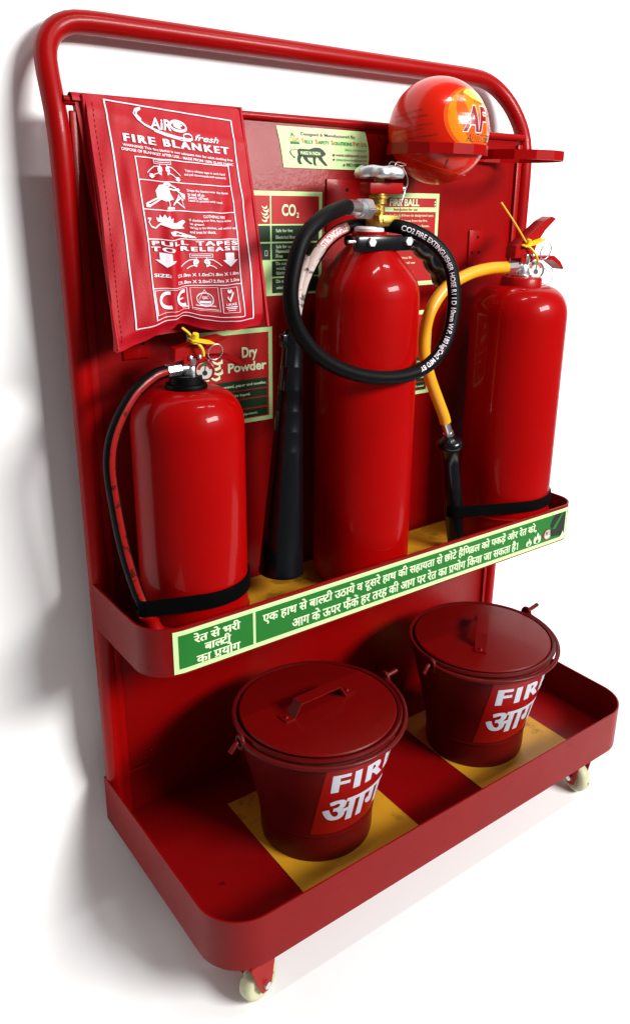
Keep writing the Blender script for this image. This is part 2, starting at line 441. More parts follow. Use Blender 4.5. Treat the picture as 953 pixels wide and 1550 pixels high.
# ring holders for the fire balls
def ring(cx, cy, z0, z1, r, th=.004, n=14, ph=.22):
    bm = NB(); P = [(r+.0005*(k % 2), 0) for k in range(n)]
    for k in range(n):
        a, b = ph+2*PI*k/n, ph+2*PI*(k+1)/n
        q = [(cx+rr*math.cos(t), cy+rr*math.sin(t)) for t in (a, b) for rr in (r, r-th)]
        v = [bm.verts.new((x, y, z)) for z in (z0, z1) for x, y in (q[0], q[2], q[3], q[1])]
        for f in ((0, 1, 5, 4), (1, 2, 6, 5), (2, 3, 7, 6), (3, 0, 4, 7), (0, 3, 2, 1), (4, 5, 6, 7)): bm.faces.new([v[i] for i in f])
    bmesh.ops.remove_doubles(bm, verts=bm.verts, dist=1e-5)
    obj('ball_ring', bm, M['frame'], TR, 12)
ring(.651, -.096, 1.0885, 1.1055, .0895)
ring(.862, -.096, 1.0875, 1.1045, .0895)
# castors
def castor(x, y, ang):
    root = bpy.data.objects.new('castor', None); C.objects.link(root); root.parent = TR; root.location = (x-.5, y, 0)
    ca, sa = math.cos(ang), math.sin(ang)
    mt = Matrix.Translation((x, y, -.19)) @ Matrix.Rotation(ang, 4, 'Z')      # local x = axle
    def fin(bm, name, ma, sm=35, par=root):
        bmesh.ops.transform(bm, matrix=mt, verts=bm.verts); return obj(name, bm, ma, par, sm)
    bm = NB(); R = .034; w = .0125
    ax = Matrix.Translation((0, 0, R)) @ Matrix.Rotation(PI/2, 4, 'Y')
    lathe(bm, [(.006, -w*.7), (.018, -w*.7), (.021, -w*.95), (R-.006, -w), (R-.001, -w*.7), (R, -w*.2), (R, w*.2), (R-.001, w*.7), (R-.006, w), (.021, w*.95), (.018, w*.7), (.006, w*.7)], ax, 40)
    whl = fin(bm, 'wheel', M['nylon'], 50)
    for s in (-1, 1):
        bm = NB(); xo = s*.0165
        out = [(-.012, R-.011), (-.004, R-.016), (.008, R-.014), (.016, R+.004), (.032, .088), (.034, .093), (-.022, .093), (-.022, .080)]
        vs = [(xo-.0012, a, b) for a, b in out]; ve = [(xo+.0012, a, b) for a, b in out]
        A = [bm.verts.new(v) for v in vs]; B = [bm.verts.new(v) for v in ve]
        bm.faces.new(A); bm.faces.new(list(reversed(B)))
        for k in range(len(A)): bm.faces.new((A[k], A[(k+1) % len(A)], B[(k+1) % len(A)], B[k]))
        fin(bm, 'fork_plate', M['frame'])
        bm = NB(); prism_m(bm, hexo(.0065), .005, Matrix.Translation((s*.0178, 0, R)) @ Matrix.Rotation(s*PI/2, 4, 'Y'))
        fin(bm, 'axle_bolt', M['alu'], 20)
    bm = NB(); box(bm, -.022, .022, -.024, .036, .0885, .0965, .001); fin(bm, 'mounting_plate', M['frame'])
castor(.0745, -.392, PI/2+.25); castor(.880, -.385, -.12); castor(.07, -.045, .5); castor(.93, -.05, -.4)
# green instruction strip on the upper tray rim is a sign of its own, see below

# straps
def hull(P):
    P = sorted(set(P)); 
    def half(Q):
        o_ = []
        for p in Q:
            while len(o_) > 1 and (o_[-1][0]-o_[-2][0])*(p[1]-o_[-2][1])-(o_[-1][1]-o_[-2][1])*(p[0]-o_[-2][0]) <= 0: o_.pop()
            o_.append(p)
        return o_
    return half(P)                                   # lower hull: the front side
def strap(circles, xa, xb, z0, z1, tilt=0, ya=-.006):
    P = [(xa, ya), (xb, -.006)]
    for cx, cy, r in circles: P += [(cx+r*math.cos(t), cy+r*math.sin(t)) for t in [2*PI*k/48 for k in range(48)]]
    Hh = [Vector(p) for p in hull(P)]
    bm = NB(); rows = []
    for i, p in enumerate(Hh):
        t = (Hh[min(i+1, len(Hh)-1)]-Hh[max(i-1, 0)]).normalized(); n = Vector((t.y, -t.x)); dz = tilt*math.sin(i*.35)
        q = p+n*.0035
        rows.append([bm.verts.new((a.x, a.y, z+dz)) for a, z in ((p, z0), (q, z0), (q, z1), (p, z1))])
    for a, b in zip(rows, rows[1:]):
        for k in range(4): bm.faces.new((a[k], a[(k+1) % 4], b[(k+1) % 4], b[k]))
    bm.faces.new(rows[0]); bm.faces.new(list(reversed(rows[-1])))
    obj('retaining_strap', bm, M['strap'], TR, 50)

# ---------------------------------------------------------------- instruction strip
def strip_surf(a, b, off):           # a = world x on the straight part, continues round the right corner
    d = upp.L[13]+(a-upp.P[13].x)
    p, n = upp.at(d); q = p+n*(off+.0012); return Vector((q.x, q.y, b))
ST = Print(strip_surf, (.02, None))
def plate(surf, x0, x1, z0, z1, nx=1):
    bm = NB(); rows = []
    for i in range(nx+1):
        x = x0+(x1-x0)*i/nx
        rows.append([bm.verts.new(surf(x, z, o_)) for z, o_ in ((z0, 0), (z0, -.001), (z1, -.001), (z1, 0))])
    for a, b in zip(rows, rows[1:]):
        for k in range(4): bm.faces.new((a[k], a[(k+1) % 4], b[(k+1) % 4], b[k]))
    bm.faces.new(rows[0]); bm.faces.new(list(reversed(rows[-1]))); return bm
sg = obj('instruction_strip', plate(strip_surf, .0385, .968, .3205, .3925, 60), M['pale'], smooth=40)
tag(sg, 'long green and cream strip of Hindi instructions along the front of the upper tray', 'sign')
ST.rect(.0470, .1770, .3285, .3855, M['green'], .0004); ST.rect(.1820, .961, .3285, .3855, M['green'], .0004)
cr = M['cream']
ST.fit(line(['रेत', 'से', 'भरी'], bold=.012), .072, .153, .3655, .3830, cr, heavy=.0006)
ST.fit(line([['बा', ('half', 'ल', .13), 'टी']], bold=.012), .0895, .1355, .3478, .3655, cr, heavy=.0006)
ST.fit(line(['का', ['pra', 'योग']], bold=.012), .0752, .152, .3295, .3480, cr, heavy=.0006)
l1 = line(['एक', 'हाथ', 'से', ['बा', ('half', 'ल', .13), 'टी'], 'उठायें', 'व', 'दूसरे', 'हाथ', 'की', 'सहायता', 'से', 'छोटे', ['है', ('half', 'िण', .13), 'डल'], 'को', 'पकड़ें', 'और', 'रेत', 'को,'], bold=.012)
l2 = line(['आग', 'के', 'ऊपर', 'फैंकें', 'हर', 'तरह', 'की', 'आग', 'पर', 'रेत', 'का', ['pra', 'योग'], 'िकया', 'जा', 'सकता', 'है।'], bold=.012)
ST.fit(l1, .195, .866, .3555, .3815, cr, heavy=.0004); ST.fit(l2, .252, .811, .3300, .3560, cr, heavy=.0004)
def flame2(P, cx, cy, s, ma, off=.001):
    o_ = [(0, 0), (-.42, .12), (-.5, .42), (-.3, .75), (-.24, .5), (-.05, .72), (-.02, 1.0), (.2, .75), (.28, .5), (.36, .7), (.5, .4), (.4, .1)]
    P.poly([(cx+x*s, cy+y*s*1.1) for x, y in o_], ma, off)
    P.poly([(cx+x*s*.4, cy+.001+y*s*.55) for x, y in o_], M['green'], off+.0002)
flame2(ST, .846, .331, .017, cr); flame2(ST, .872, .331, .024, cr)
# pictured bucket held by hands, at the strip's right end
ST.poly([(.925, .3855), (.961, .3855), (.961, .338), (.949, .333), (.920, .336), (.914, .345), (.917, .356), (.912, .362), (.915, .373)], M['ink'], .0008)
ST.poly([(.947, .3855), (.953, .3855), (.930, .352), (.917, .352), (.922, .358)], M['green'], .0012)
ST.poly(circle(.903, .345, .0135, 24, .0125), M['logo_red'], .0010); ST.poly(circle(.905, .3445, .0112, 24, .0108), M['skin'], .0014)
ST.poly(circle(.9015, .348, .003, 10), M['logo_red'], .0017); ST.poly([(.894, .343), (.903, .3405), (.912, .343), (.909, .3375), (.898, .3375)], M['cream'], .0017)
ST.poly([(.912, .3515), (.930, .3505), (.928, .336), (.914, .340)], M['ink'], .0019)
ST.poly([(.944, .3285), (.961, .3285), (.961, .336), (.957, .3345), (.954, .343), (.951, .3345)], M['cream'], .0021)
ST.build('lettering', sg)

# ---------------------------------------------------------------- signs on the panel
def wall_surf(a, b, off): return Vector((a, -.0012-off, b))
def sign(name, x0, x1, z0, z1, label, draw):
    bm = NB(); box(bm, x0, x1, -.0012, -.0002, z0, z1)
    o_ = obj(name, bm, M['pale']); tag(o_, label, 'sign'); P = Print(wall_surf); draw(P, x0, x1, z0, z1); P.build('lettering', o_)
def flameicon(P, x, z, s, ma):
    for k in range(5):
        zz = z+k*s*.19; w = s*(.42-.03*abs(k-2)); sh = (.06 if k % 2 else -.04)*s
        P.poly([(x+sh-w*.6, zz+s*.16), (x+sh-w*.35, zz+s*.03), (x+sh+w*.1, zz-s*.04), (x+sh+w*.55, zz+s*.02), (x+sh+w*.5, zz+s*.20), (x+sh+w*.3, zz+s*.09), (x+sh-w*.05, zz+s*.06)], ma, .001)
def d_co2(P, x0, x1, z0, z1):
    xa, xb = .3635, .4625
    P.rect(xa, xb, .9705, 1.0165, M['sred']); P.rect(.309, .3605, .9705, 1.0165, M['sred'])
    rows_ = [(.9415, .968), (.9115, .9385), (.8825, .909), (.8545, .880)]
    for a, b in rows_: P.rect(xa, xb, a, b, M['dgreen'])
    for a, b in rows_[:2]: P.rect(.309, .3605, a, b, M['dgreen'])
    P.text('CO', .384, .9845, .0185, cr, .029, .03); P.text('2', .4145, .981, .0085, cr, .005, .02)
    flameicon(P, .350, .9745, .028, cr); P.frame(.349, .3545, .918, .927, .0008, cr)
    T = [('Safe for live', .957), ('Electrical fires.', .946), ('Safe for use on:', .9305), ('Flammable liquid', .9225), ('Fires', .9145), ('Do not use on:', .902), ('wood, paper &', .894), ('fabrics', .886), ('Do not use in', .872), ('windy areas', .861)]
    for t, z in T: P.text(t, .3715, z, .0056, cr, bold=.01, asp=.95)
sign('safety_sign', .301, .4695, .850, 1.0238, 'red and green sign headed CO2, partly hidden behind the fire blanket pouch', d_co2)
def d_ball(P, x0, x1, z0, z1):
    P.rect(.597, .7455, 1.0000, 1.0165, M['sred']); P.rect(.597, .7455, .8605, .9915, M['sred'])
    P.text('FIRE BALL', .6255, 1.0025, .0125, cr, .0745, .03); P.text('Instruction for use', .637, .9935, .0052, M['sred'], .060, .015)
    for k in range(3): P.poly(circle(.7415, 1.000+k*.005, .0016, 10), cr, .0012)
    T = ['Grab the fire ball from its designated spot.', 'Move to a safe distance from the fire.', 'Throw the ball directly into the flames.', 'The ball will burst, releasing fire-', 'extinguishing powder.', '', 'Before use avoid direct', 'heat of.', 'Throughout life', 'not at get all use', 'gas from oil', 'Non toxic and of.']
    for i, t in enumerate(T):
        if t: P.text(t, .606 if i < 8 else .640, .983-i*.0098, .0042, cr, width=min(.134, len(t)*.0031), bold=.008)
sign('safety_sign', .588, .7535, .852, 1.0255, 'red sign headed FIRE BALL with instructions, behind the black hose loop', d_ball)
def d_dry(P, x0, x1, z0, z1):
    P.rect(.203, .3545, .6365, .7885, M['sred'])
    for a, b in ((.690, .7075), (.6740, .6880), (.6560, .672), (.6385, .6535)): P.rect(.208, .3505, a, b, M['dgreen'], .0009)
    P.text('Dry', .2995, .7475, .018, cr, .031, .03); P.text('Powder', .271, .7235, .016, cr, .0785, .03)
    flameicon(P, .248, .713, .048, cr); P.rect(.218, .234, .713, .742, cr, .001)
    P.text('For use on: wood, paper and textiles.', .2205, .6965, .0048, cr, .128, .01, off=.0014)
    for t, z in (('Flammable liquid.', .6790), ('Gas fires.', .6620), ('Electrical Equipment.', .6435)): P.text(t, .252, z, .0046, cr, len(t)*.0037, .01, off=.0014)
sign('safety_sign', .195, .3625, .6285, .7965, 'red and green sign headed Dry Powder, behind the extinguisher with the black hose', d_dry)
def d_s4(P, x0, x1, z0, z1):
    P.rect(.593, .7435, .6365, .794, M['sred'])
    for a, b in ((.690, .7075), (.6740, .6880), (.6560, .672), (.6385, .6535)): P.rect(.598, .7395, a, b, M['dgreen'], .0009)
    P.text('Dry', .64, .7475, .018, cr, .031, .03); P.text('Powder', .62, .7235, .016, cr, .0785, .03)
    for t, z in (('For use on: wood and textiles', .6965), ('Flammable liquid', .6790), ('Gas fires', .6620), ('Sodium and metal', .6435)): P.text(t, .7355-len(t)*.0037, z, .0046, cr, len(t)*.0037, .01, off=.0014)
sign('safety_sign', .585, .7515, .6290, .8020, 'mostly hidden cream-edged sign between the middle cylinder and the yellow hose', d_s4)
# maker's label
LQ = [(.374, 1.1265), (.562, 1.1272), (.5705, 1.0625), (.3885, 1.0620)]
def lab_surf(a, b, off):
    bend = .010*math.sin(PI*b)*(.3+.7*a)*.6
    top = Vector(LQ[0]).lerp(Vector(LQ[1]), a); bot = Vector(LQ[3]).lerp(Vector(LQ[2]), a); p = top.lerp(bot, b)
    return Vector((p.x+bend, -.0012-off, p.y))
bm = NB(); g = [[bm.verts.new(lab_surf(i/8, j/8, o_)) for j in range(9)] for o_ in (0,) for i in range(9)]
for i in range(8):
    for j in range(8): bm.faces.new((g[i][j], g[i+1][j], g[i+1][j+1], g[i][j+1]))
r = bmesh.ops.extrude_face_region(bm, geom=bm.faces[:])
for v in r['geom']:
    if isinstance(v, bmesh.types.BMVert): v.co.y += .0009
lo = obj('maker_label', bm, M['pale']); tag(lo, "pale green maker's label with a black lion and phone number near the panel top", 'label')
P = Print(lab_surf, (.12, .12))
P.poly([(.145, .12), (.105, .42), (.215, .42)], M['green'], .0004); P.poly([(.145, .20), (.128, .34), (.185, .34)], M['pale'], .0007)
P.rect(.100, .225, .25, .355, M['pale'], .0008); P.text('TSSPL', .103, .345, .085, M['orange'], .118, .02, flip=True)
P.text('Designed & Manufactured By', .245, .195, .080, M['purple'], .615, .012, flip=True)
for t, a, w_, c_ in (('T', .235, .028, 'orange'), ('ELLY', .268, .098, 'green'), ('S', .386, .028, 'orange'), ('AFETY', .418, .128, 'green'), ('S', .566, .028, 'orange'), ('OLUTIONS', .597, .206, 'green'), ('P', .820, .026, 'orange'), ('VT.', .850, .05, 'green'), ('L', .915, .022, 'orange'), ('TD.', .938, .044, 'green')):
    P.text(t, a, .385, .115 if len(t) == 1 else .088, M[c_], w_, .022, flip=True)
P.text('Safety Consultants', .71, .515, .055, M['green'], .255, 0, flip=True, shear=.4)
P.text('www.safetyonly.co.in', .60, .665, .075, M['purple'], .375, .012, flip=True); P.poly(circle(.575, .64, .014, 14, .034), M['purple'], .001)
P.text('safetyonlymumbai@gmail.com', .60, .775, .055, M['purple'], .375, .012, flip=True); P.poly(circle(.575, .755, .012, 14, .03), M['purple'], .001)
P.text('9821088619', .725, .915, .085, M['green'], .25, .02, flip=True); P.poly(circle(.70, .885, .012, 14, .03), M['purple'], .001)
# walking lion
body = [(.175, .55), (.20, .52), (.30, .53), (.335, .50), (.37, .475), (.42, .475), (.455, .52), (.475, .58), (.49, .62), (.478, .66), (.462, .68), (.445, .70), (.41, .70), (.38, .72), (.30, .735), (.23, .72), (.19, .70), (.172, .64)]
P.poly(body, M['ink'], .0006)
for L_ in ([(.175, .66), (.215, .70), (.195, .79), (.20, .86), (.215, .905), (.185, .91), (.165, .86), (.158, .78)], [(.225, .70), (.27, .72), (.285, .80), (.325, .87), (.335, .90), (.30, .90), (.262, .84), (.235, .78)],
           [(.335, .72), (.375, .71), (.365, .80), (.37, .90), (.39, .925), (.35, .925), (.338, .86)], [(.385, .71), (.435, .69), (.455, .78), (.49, .87), (.505, .92), (.475, .925), (.44, .85), (.405, .77)]): P.poly(L_, M['ink'], .0006)
P.strip([(.185, .56), (.15, .545), (.11, .56), (.09, .61), (.10, .68), (.125, .73)], .012, M['ink'], .0006); P.poly(circle(.130, .74, .012, 10, .02), M['ink'], .0006)
P.text('MAKE IN INDIA', .20, .665, .085, M['pale'], .225, .03, flip=True, off=.0012)
P.build('lettering', lo)

# ---------------------------------------------------------------- fire blanket pouch
BL = thing('fire_blanket', 'red fabric fire blanket pouch with white print hanging over the panel top at left', 'fire blanket', (.165, -.03, 1.147))
def bl_surf(a, b, off):
    tl, tr = Vector((.0470, -.012, 1.1475)), Vector((.2975, -.012, 1.1445)); bl, br = Vector((.0330, -.100, .7985)), Vector((.2830, -.094, .8150))
    p = tl.lerp(tr, a).lerp(bl.lerp(br, a), b)
    fold = .0065*math.exp(-((a-.36-.03*math.sin(3*b))/.040)**2)*min(1, b*1.6) - .0065*math.exp(-((a-.46)/.06)**2)*b
    fold += .0030*math.exp(-((a-.16-.10*b)/.035)**2)*math.sin(PI*b) + .0028*math.exp(-((a-.80+.12*b)/.05)**2)*math.sin(PI*b)
    fold += .0020*math.exp(-((b-.05-.10*a)/.018)**2) + .0024*math.exp(-((b-.62+.25*a)/.035)**2)*a
    bul = .020*math.sin(PI*min(1, b*1.02))*(.55+.45*math.sin(PI*a)) + fold + .0022*math.sin(9*a+7*b)*b + .0014*math.sin(23*a-11*b)*b + .0008*math.sin(41*a+19*b)
    bul += .006*math.sin(PI*a)*math.exp(-((b-.9)/.07)**2) - .006*max(0, b-.94)/.06
    z = p.z + (.020*math.exp(-((a-.40)/.20)**2)*(b-.75)/.25 if b > .75 else 0) - .0035*b*math.exp(-(a/.08)**2)
    n = Vector((0, -.96, -.25)).normalized()
    x = p.x + (.010*(b-.3)*a if b > .3 else 0)*.5 - .004*(1-abs(2*a-1))*0
    return Vector((x, p.y, z))+n*(bul+off)
bm = NB(); nx, ny = 80, 100
g = [[bm.verts.new(bl_surf(i/nx, j/ny, 0)) for j in range(ny+1)] for i in range(nx+1)]
for i in range(nx):
    for j in range(ny): bm.faces.new((g[i][j], g[i+1][j], g[i+1][j+1], g[i][j+1]))
# rolled bottom hem, sides and back of the front layer
r = bmesh.ops.extrude_face_region(bm, geom=bm.faces[:])
for v in r['geom']:
    if isinstance(v, bmesh.types.BMVert): v.co.y += .009; v.co.z += .001
obj('pouch_front', bm, M['cloth'], BL, 50)
bm = NB()
def back_surf(a, b, off):
    p = Vector((.034, -.006, 1.1455)).lerp(Vector((.292, -.008, 1.1425)), a).lerp(Vector((.062, -.052, .806)).lerp(Vector((.302, -.060, .820)), a), b)
    return p+Vector((0, -.004*math.sin(14*b+3*a)*b-off, 0))
g = [[bm.verts.new(back_surf(i/12, j/24, 0)) for j in range(25)] for i in range(13)]
for i in range(12):
    for j in range(24): bm.faces.new((g[i][j], g[i+1][j], g[i+1][j+1], g[i][j+1]))
r = bmesh.ops.extrude_face_region(bm, geom=bm.faces[:])
for v in r['geom']:
    if isinstance(v, bmesh.types.BMVert): v.co.y += .012
obj('pouch_back', bm, M['cloth'], BL, 50)
bm = NB()   # hanging loop over the crossbar
rows = []
for k in range(13):
    t = PI*k/12; rows.append([bm.verts.new((x, -.001-.0110*math.cos(t)*1.0, 1.139+.0105*math.sin(t))) for x in (.030, .300)])
for a, b in zip(rows, rows[1:]): bm.faces.new((a[0], a[1], b[1], b[0]))
r = bmesh.ops.extrude_face_region(bm, geom=bm.faces[:])
for v in r['geom']:
    if isinstance(v, bmesh.types.BMVert): v.co.z -= .0012
obj('hanging_fold', bm, M['cloth'], BL, 50)
bm = NB(); tube(bm, spline([(.0445, -.0125, 1.146), (.048, -.022, 1.05), (.043, -.051, .95), (.036, -.085, .86), (.0335, -.105, .80)], 6), .0030, 8); obj('side_piping', bm, M['cloth'], BL, 60)
bm = NB(); tube(bm, spline([(.300, -.0105, 1.1475), (.301, -.020, 1.10), (.302, -.044, 1.0), (.299, -.070, .9), (.292, -.098, .815)], 6), .0035, 8); obj('side_piping', bm, M['cloth'], BL, 60)
bm = NB()
for k in range(46):
    b = .03+.94*k/46; p = bl_surf(.035, b, .0006); q = bl_surf(.035, b+.012, .0006)
    tube(bm, [p, q], .0005, 4)
obj('stitching', bm, M['logo_red'], BL, 0)
# print
C0 = [(.105, .012), (.925, .050), (.930, .955), (.120, .925)]
def pr_surf(a, b, off):
    top = Vector(C0[0]).lerp(Vector(C0[1]), a); bot = Vector(C0[3]).lerp(Vector(C0[2]), a); q = top.lerp(bot, b); return bl_surf(q.x, q.y, off+.0009)
P = Print(pr_surf, (.03, .02)); wp = M['whitep']
P.frame(0, 1, 0, 1, (.010, .005), wp)
# swoosh and brand word
P.strip([(.262, .012), (.222, .022), (.205, .040), (.225, .060), (.27, .080), (.34, .097), (.43, .110), (.52, .118), (.60, .121), (.64, .118)], .009, wp)
P.strip([(.262, .012), (.232, .026), (.222, .042), (.25, .062)], .012, wp); P.strip([(.34, .104), (.43, .118), (.55, .129), (.62, .128)], .004, wp)
P.text('AiR', .312, .092, .048, wp, .165, .02, flip=True, shear=.2); P.strip([(.535+.062*math.cos(t), .067+.021*math.sin(t)) for t in [2*PI*k/24 for k in range(24)]], .012, wp, closed=True)
P.poly([(.50, .058), (.54, .052), (.575, .062), (.55, .070), (.56, .080), (.52, .076), (.50, .070)], wp)
P.strip([(.60+.035*math.cos(t), .108+.013*math.sin(t)) for t in [2*PI*k/20 for k in range(20)]], .006, wp, closed=True)
P.text('fresh', .655, .121, .030, wp, .20, .012, flip=True, shear=.35)
P.fit(text2d('FIRE BLANKET', .012, 0, 1.28), .10, .93, .131, .164, wp, flip=True, tilt=.004, heavy=.0042)
P.fit(text2d('WARNING! This fire blanket is not adequate size for adult clothing fires', .018), .082, .955, .174, .188, wp, flip=True, tilt=.016)
P.fit(text2d('DISPOSE OF BLANKET AFTER USE - MADE FROM 100% GLASS FABRIC', .018), .068, .958, .191, .203, wp, flip=True, tilt=.020)
P.frame(.155, .910, .222, .976, (.008, .004), wp)
for y in (.322, .449, .580, .808): P.rect(.159, .906, y-.0018, y+.0018, wp)
def hands(x0, x1, y):
    w = x1-x0; P.frame(x0+w*.22, x0+w*.78, y, y+.018, (.004, .002), wp); P.rect(x0+w*.26, x0+w*.74, y+.008, y+.0105, wp)
    for s in (-1, 1):
        cx = (x0+x1)/2; X = lambda q: cx+s*q*w
        P.strip([(X(.12), y+.018), (X(.13), y+.030)], .006, wp)
        P.poly([(X(.07), y+.032), (X(.11), y+.026), (X(.18), y+.030), (X(.21), y+.044), (X(.17), y+.062), (X(.11), y+.066), (X(.10), y+.050), (X(.06), y+.044)], wp)
        P.strip([(X(.10), y+.038), (X(.15), y+.041)], .003, M['cloth'], .0013); P.strip([(X(.11), y+.050), (X(.16), y+.053)], .003, M['cloth'], .0013)
        P.strip([(X(.15), y+.027), (X(.28), y+.030), (X(.40), y+.046), (X(.5), y+.062)], .004, wp); P.strip([(X(.18), y+.056), (X(.28), y+.062), (X(.36), y+.074)], .004, wp)
def arrow(cx, y0, y1, w): 
    h = y1-y0; P.poly([(cx-w*.28, y0), (cx+w*.28, y0), (cx+w*.28, y0+h*.5), (cx+w*.5, y0+h*.5), (cx, y1), (cx-w*.5, y0+h*.5), (cx-w*.28, y0+h*.5)], wp)
hands(.235, .485, .228); arrow(.262, .292, .312, .045); arrow(.462, .298, .318, .045)
# figure draping a blanket over a pan
P.poly([(.30, .338), (.345, .332), (.375, .345), (.385, .375), (.405, .400), (.335, .408), (.275, .396), (.27, .365)], wp)
for q in ([(.345, .335), (.37, .330), (.40, .338), (.435, .348)], [(.38, .352), (.42, .358), (.455, .350)], [(.30, .398), (.26, .415), (.215, .432), (.185, .432)], [(.36, .402), (.365, .425), (.35, .440), (.40, .440)], [(.28, .396), (.235, .410), (.19, .425)],
          [(.44, .36), (.48, .375), (.475, .40), (.45, .385)], [(.40, .42), (.46, .39), (.48, .435), (.43, .41)], [(.395, .425), (.43, .40), (.45, .375)]): P.strip(q, .007, wp)
P.strip([(.365+.03*math.cos(t), .334+.008*math.sin(t)) for t in [2*PI*k/14 for k in range(14)]], .005, wp, closed=True); P.poly([(.185, .425), (.225, .428), (.215, .440), (.185, .440)], wp); P.poly([(.345, .432), (.40, .434), (.40, .444), (.335, .443)], wp)
P.poly(circle(.445, .355, .016, 12, .007), wp); P.poly([(.455, .365), (.495, .372), (.490, .395), (.468, .385)], wp)
# figure lying wrapped, flames above
P.poly([(.27, .505), (.33, .500), (.40, .505), (.455, .490), (.47, .498), (.44, .520), (.46, .530), (.40, .532), (.34, .525), (.27, .515)], wp)
P.poly([(.25, .500), (.245, .482), (.265, .487), (.275, .470), (.29, .484), (.31, .466), (.325, .483), (.345, .470), (.352, .488), (.375, .482), (.365, .500), (.31, .505)], wp)
for q in ([(.20, .49), (.185, .505), (.20, .525), (.23, .53), (.27, .51)], [(.18, .49), (.205, .488)], [(.33, .545), (.37, .54), (.42, .552), (.47, .560), (.53, .568)], [(.33, .545), (.345, .556), (.40, .562), (.47, .572)]): P.strip(q, .006, wp)
P.poly([(.335, .545), (.365, .540), (.385, .549), (.365, .557), (.34, .554)], wp); P.poly([(.43, .553), (.50, .560), (.545, .572), (.49, .573), (.44, .566)], wp)
for t, x0, x1, y in (('Take a release tape in each hand', .526, .862, .264), ('and pull downwards and outwards.', .515, .868, .281), ('Drape the blanket over the flames', .517, .862, .353), ('to seal off air.', .517, .66, .368), ('Switch off heat.', .517, .69, .383), ('Leave in position until cool', .517, .792, .398),
                     ('CLOTHING FIRE', .615, .805, .468), ('If clothing is on fire, force victim', .500, .862, .488), ('to ground.', .500, .62, .505), ('Wrap in fire blanket, call medical aid', .497, .898, .524), ('and treat for shock.', .495, .714, .542)):
    P.fit(text2d(t, .012), x0, x1, y-.006, y+.008, wp, flip=True, tilt=.002)
P.fit(text2d('PULL TAPES', .008, 0, 1.3), .19, .895, .5875, .6075, wp, flip=True, heavy=.0045); P.fit(text2d('TO RELEASE', .008, 0, 1.3), .18, .895, .6145, .6355, wp, flip=True, heavy=.0045)
arrow(.277, .641, .708, .15); arrow(.822, .648, .718, .14); hands(.40, .74, .648)
P.fit(text2d('SIZE:', .025), .178, .30, .738, .754, wp, flip=True)
for i, (t, x, y) in enumerate((('1.0m X 1.0m', .39, .746), ('1.8m X 1.8m', .655, .746), ('1.8m X 2.0m', .39, .780), ('2.0m X 2.0m', .655, .780))):
    P.frame(x-.035, x-.008, y-.003, y+.012, (.004, .002), wp); P.fit(text2d(t, .02), x, x+.235, y-.002, y+.014, wp, flip=True)
P.frame(.168, .438, .818, .950, (.005, .0022), wp); P.frame(.462, .690, .820, .945, (.003, .0015), wp); P.frame(.710, .865, .822, .950, (.005, .002), wp)
def arcp(cx, cy, rx, ry, a0, a1, n=20): return [(cx+rx*math.cos(a0+(a1-a0)*k/n), cy+ry*math.sin(a0+(a1-a0)*k/n)) for k in range(n+1)]
P.strip(arcp(.27, .880, .062, .043, PI*.42, PI*1.58), .020, wp); P.strip(arcp(.40, .880, .062, .043, PI*.42, PI*1.58), .020, wp); P.rect(.345, .395, .8755, .8845, wp)
P.fit(text2d('0234', .02), .375, .430, .928, .940, wp, flip=True)
P.strip(arcp(.575, .885, .070, .036, 0, 2*PI, 30)[:-1], .005, wp, closed=True); P.strip([(.575, .832), (.660, .918), (.490, .918)], .005, wp, closed=True)
P.rect(.525, .625, .893, .905, wp); P.fit(text2d('QEC', .03), .548, .602, .868, .884, wp, flip=True); P.rect(.53, .62, .911, .915, wp); P.rect(.47, .68, .935, .938, wp)
P.poly([(.765, .838), (.775, .830), (.787, .838), (.80, .830), (.812, .838), (.805, .850), (.772, .850)], wp); P.strip([(.762, .868), (.782, .888), (.822, .848)], .014, wp)
P.fit(text2d('UKAS', .02), .742, .838, .900, .912, wp, flip=True); P.rect(.735, .845, .918, .922, wp); P.rect(.745, .835, .926, .930, wp); P.rect(.755, .825, .936, .939, wp)
P.build('lettering', BL)

# ---------------------------------------------------------------- fire ball
bc = Vector((.651, -.0965, 1.1285)); BR = .0882
FB = thing('fire_ball', 'glossy orange fire extinguishing ball resting in a ring near the top right', 'fire ball', bc)
bm = NB()
pr_ = [(BR*math.sin(PI*k/40), -BR*math.cos(PI*k/40)) for k in range(41)]
lathe(bm, pr_, Matrix.Translation(bc) @ Matrix.Rotation(.35, 4, 'X'), 64); bmesh.ops.remove_doubles(bm, verts=bm.verts, dist=1e-4)
obj('shell', bm, M['ballm'], FB, 60)
bm = NB(); mt = Matrix.Translation(bc) @ Matrix.Rotation(.30, 4, 'X') @ Matrix.Rotation(.15, 4, 'Y')
lathe(bm, [(BR*.9995*math.cos(-.62+t), BR*math.sin(-.62+t)+0) for t in (-.012,)] + [((BR+.0006)*math.cos(-.62), (BR+.0006)*math.sin(-.62))]+[(BR*.9995*math.cos(-.608), BR*math.sin(-.608))], mt, 64)
obj('shell_seam', bm, M['ballm'], FB, 60)
def sp_surf(a, b, off):            # degrees: azimuth, elevation
    r = BR+off*.35; A = math.radians(a); E = math.radians(b)
    return bc+Vector((math.cos(A)*math.cos(E), math.sin(A)*math.cos(E), math.sin(E)))*r
P = Print(sp_surf, (4, 4))
P.poly(circle(-84, 13, 45, 40, 37), M['flame'], .0006); P.poly(circle(-83, 13, 41.5, 40, 34.5), M['gold'], .0009)
P.poly([(-113, 26), (-107, 38), (-98, 44), (-104, 30), (-98, 18), (-92, 4), (-80, -8), (-66, -14), (-72, -20), (-88, -18), (-100, -8), (-109, 6), (-114, 18)], M['flame'], .0013)
